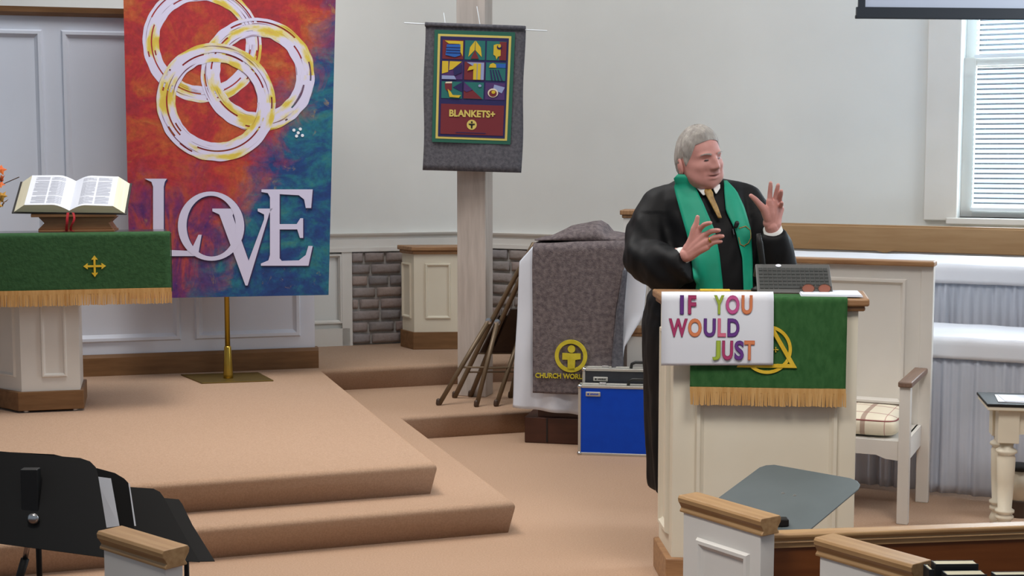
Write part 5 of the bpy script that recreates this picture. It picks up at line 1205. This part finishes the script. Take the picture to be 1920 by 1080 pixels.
# --- robe: torso, skirt and wide sleeves fused into one garment
rob = MB()
def lz_(py, Y=YM): return D(1335, py, Y).z
prof = [(335, 1286, 1362, .075), (341, 1262, 1388, .095), (352, 1240, 1404, .115), (372, 1222, 1410, .14), (410, 1222, 1420, .165), (460, 1228, 1428, .185), (520, 1232, 1438, .2), (560, 1214, 1446, .205), (610, 1205, 1450, .21), (700, 1210, 1458, .215), (800, 1213, 1470, .225), (918, 1220, 1480, .235)]
rings = []
for (py, xa, xb, ry) in prof:
    a = W(xa, py, YM); b = W(xb, py, YM); rings.append(((a.x + b.x) / 2, a.z, (b.x - a.x) / 2, ry))
seg = 72
def robef(u, v):
    f = v * (len(rings) - 1); i = min(int(f), len(rings) - 2); q = f - i; r0_, r1_ = rings[i], rings[i + 1]
    cx, z, rx, ry = [r0_[k] + (r1_[k] - r0_[k]) * q for k in range(4)]
    a = u * 2 * math.pi; e = 0.85; c_, s_ = math.cos(a), math.sin(a)
    fold = 1 + 0.045 * max(0, v - .45) * math.sin(a * 13 + 2 * noise.noise((a, 1, 0)))
    return (cx + math.copysign(abs(c_) ** e, c_) * rx * fold, 0.02 - (0.03 if s_ < 0 else 0) * min(1, v * 2.5) * abs(s_) + math.copysign(abs(s_) ** e, s_) * ry * fold, z)
rob.grid(robef, seg, 60, wrap=True); nrob = len(rob.v)
rob.f.append(tuple(range(seg))[::-1]); rob.f.append(tuple(range(nrob - seg, nrob)))
def sleeve(path):   # list of (center, r_side, r_up, r_down)
    o = len(rob.v); sg_ = 28; pts = [p[0] for p in path]
    # resample
    res = []
    for i in range(len(path) - 1):
        for q in range(6):
            t_ = q / 6; res.append((path[i][0].lerp(path[i + 1][0], t_),) + tuple(path[i][k] + (path[i + 1][k] - path[i][k]) * t_ for k in (1, 2, 3)))
    res.append(path[-1])
    for i, (c, rs_, ru, rd_) in enumerate(res):
        t_ = (res[min(i + 2, len(res) - 1)][0] - res[max(i - 2, 0)][0]).normalized(); up = Vector((0, 0, 1)); up = (up - t_ * up.dot(t_))
        if up.length < .2: up = Vector((-.5, .2, 0)); up = up - t_ * up.dot(t_)
        up.normalize(); sd = t_.cross(up)
        for k in range(sg_):
            a = 2 * math.pi * k / sg_; s_, c_ = math.sin(a), math.cos(a); rob.v.append(tuple(c + sd * c_ * rs_ + up * s_ * (ru if s_ > 0 else rd_)))
    for i in range(len(res) - 1):
        for k in range(sg_):
            k2 = (k + 1) % sg_; rob.f.append((o + i * sg_ + k, o + i * sg_ + k2, o + (i + 1) * sg_ + k2, o + (i + 1) * sg_ + k))
    rob.f.append(tuple(o + k for k in range(sg_))[::-1]); e = o + (len(res) - 1) * sg_; rob.f.append(tuple(e + k for k in range(sg_)))
sleeve([(W(1262, 362, 6.2), .05, .05, .06), (W(1236, 382, 6.19), .085, .075, .09), (W(1216, 430, 6.15), .1, .09, .09), (W(1210, 478, 6.08), .1, .075, .11), (W(1240, 490, 5.97), .085, .07, .13), (W(1270, 490, 5.9), .065, .06, .115), (W(1289, 484, 5.865), .055, .048, .1)])
sleeve([(W(1375, 360, 6.2), .05, .05, .06), (W(1398, 375, 6.19), .075, .075, .08), (W(1425, 425, 6.14), .08, .085, .085), (W(1450, 480, 6.06), .085, .085, .1), (W(1456, 515, 6.03), .08, .07, .07)])
sleeve([(W(1452, 530, 6.03), .085, .07, .07), (W(1457, 495, 6.0), .085, .085, .09), (W(1453, 460, 5.965), .07, .075, .07), (W(1448, 436, 5.942), .054, .055, .05)])
rob = fused(rob, 0.009, 10)
bm_tmp = rob.mesh('t'); nv_ = [v.normal.copy() for v in bm_tmp.vertices]
out = []
for v, nn in zip(rob.v, nv_):
    p = Vector(v); wgt = 1.0 if p.z < 1.45 else .45
    f = noise.noise((p.x * 11 + p.z * 2.0, p.y * 11, p.z * 3.0)) * .011 + noise.noise((p.x * 26 - p.z * 6, p.y * 26, p.z * 7 + 3)) * .0045
    if p.x < -.12 and p.z > 1.0: f += .007 * math.sin((p.x * .8 + p.z * 1.1 - p.y * .4) * 48) * (.5 + .5 * noise.noise((p.x * 5, p.y * 5, p.z * 5)))
    out.append(tuple(p + nn * f * wgt))
rob.v = out; bpy.data.meshes.remove(bm_tmp)
rob.build('robe', 'robe', man, smooth=True)
bvh = BVHTree.FromPolygons([Vector(v) for v in rob.v], rob.f)
co = Vector((0, 0, CH)) - mo
def onrobe(x, y, off):
    d_ = ray(x, y).normalized(); loc, nn, i, dist = bvh.ray_cast(co, d_)
    if loc is None or loc.y > 0.2: loc = W(x, y, 6.08)
    return loc - d_ * off
def lerpl(pts, y):
    for (a, b) in zip(pts, pts[1:]):
        if a[1] <= y <= b[1]: q = (y - a[1]) / (b[1] - a[1]); return a[0] + (b[0] - a[0]) * q
    return pts[0][0] if y < pts[0][1] else pts[-1][0]
def strip(name, le, re, y0, y1, m, off, nu=8, nv=40, solid=.004, parent=None):
    g = [[onrobe(lerpl(le, y0 + (y1 - y0) * j / nv) * (1 - i / nu) + lerpl(re, y0 + (y1 - y0) * j / nv) * (i / nu), y0 + (y1 - y0) * j / nv, off) for i in range(nu + 1)] for j in range(nv + 1)]
    for it in range(3):                    # relax the depth so the band lies smoothly
        for j in range(1, nv):
            for i in range(nu + 1): 
                a = (g[j - 1][i].y + g[j + 1][i].y + (g[j][max(0, i - 1)].y + g[j][min(nu, i + 1)].y)) / 4
                g[j][i].y = min(g[j][i].y, a)
    return MB().grid(lambda u, v: g[round(v * nv)][round(u * nu)], nu, nv).build(name, m, parent or man, smooth=True, solid=solid)
L_l = [(1271, 326), (1263, 335), (1263, 350), (1273, 388), (1288, 440), (1297, 490), (1303, 536), (1306, 640)]; L_r = [(1283, 326), (1290, 335), (1303, 350), (1318, 380), (1340, 432), (1349, 477), (1355, 532), (1358, 640)]
R_l = [(1357, 338), (1358, 360), (1361, 395), (1379, 432), (1392, 484), (1394, 540), (1396, 640)]; R_r = [(1362, 338), (1381, 358), (1395, 388), (1408, 432), (1411, 490), (1411, 540), (1413, 640)]
st1 = strip('stole', L_l, L_r, 327, 640, 'stole', .012); st2 = strip('stole', R_l, R_r, 339, 640, 'stole', .012)
MB().grid(lambda u, v: W(1272 + 80 * v, 326 + 12 * u - 3 * math.sin(v * 3), 6.12 + .14 * math.sin(v * 3.0)), 6, 12).build('stole_neck', 'stole', man, smooth=True, solid=.004)
# faint embroidered mark on the stole
c = [(1386, 428), (1398, 424), (1407, 432), (1408, 446), (1403, 456), (1396, 460)]
MB().tube([onrobe(x, y, .018) for (x, y) in c], .0022, 6).build('embroidery', 'tie', man); MB().tube([onrobe(x, y, .018) for (x, y) in ((1385, 445), (1388, 458), (1396, 462))], .0022, 6).build('embroidery', 'tie', man)
# collar, tie, cuffs, ring, clip-on microphone
strip('shirt_collar', [(1300, 340), (1306, 352), (1319, 367)], [(1324, 340), (1326, 352), (1321, 367)], 341, 366, 'shirt', .022, 5, 10, .003); strip('shirt_collar', [(1336, 346), (1337, 353), (1342, 364)], [(1350, 346), (1350, 353), (1343, 364)], 346, 363, 'shirt', .02, 5, 10, .003)
strip('tie', [(1322, 354), (1320, 360), (1326, 370), (1334, 385), (1347, 410)], [(1332, 354), (1337, 362), (1338, 370), (1346, 388), (1353, 408)], 355, 409, 'tie', .024, 5, 16, .005)
ax = (RW - RE).normalized(); MB().tube([RW - ax * .04, RW - ax * .002], [.034, .033], 20).build('shirt_cuff', 'shirt', man, smooth=True)
ax = (LWr - LE).normalized(); MB().tube([LWr - ax * .08, LWr - ax * .012], [.042, .039], 20).build('shirt_cuff', 'shirt', man, smooth=True)
p = hk[2].lerp(tips[2], .25); ax = (tips[2] - hk[2]).normalized(); MB().tube([p - ax * .003, p + ax * .003], .0125, 16).build('finger_ring', 'brass', man, smooth=True)
p = onrobe(1380, 424, .03); MB().capsule(p, p + Vector((.004, 0, .012)), .009, .01).build('clip_microphone', 'black', man, smooth=True); MB().tube([p, p + Vector((-.012, .01, -.012)), onrobe(1376, 440, .016)], .003, 6).build('microphone_clip', 'black', man)
for s in (-1, 1): MB().capsule(Vector((s * .1, .06, .04)), Vector((s * .12, -.13, .035)), .05, .04, 14, 4).build('shoe', 'black', man, smooth=True)
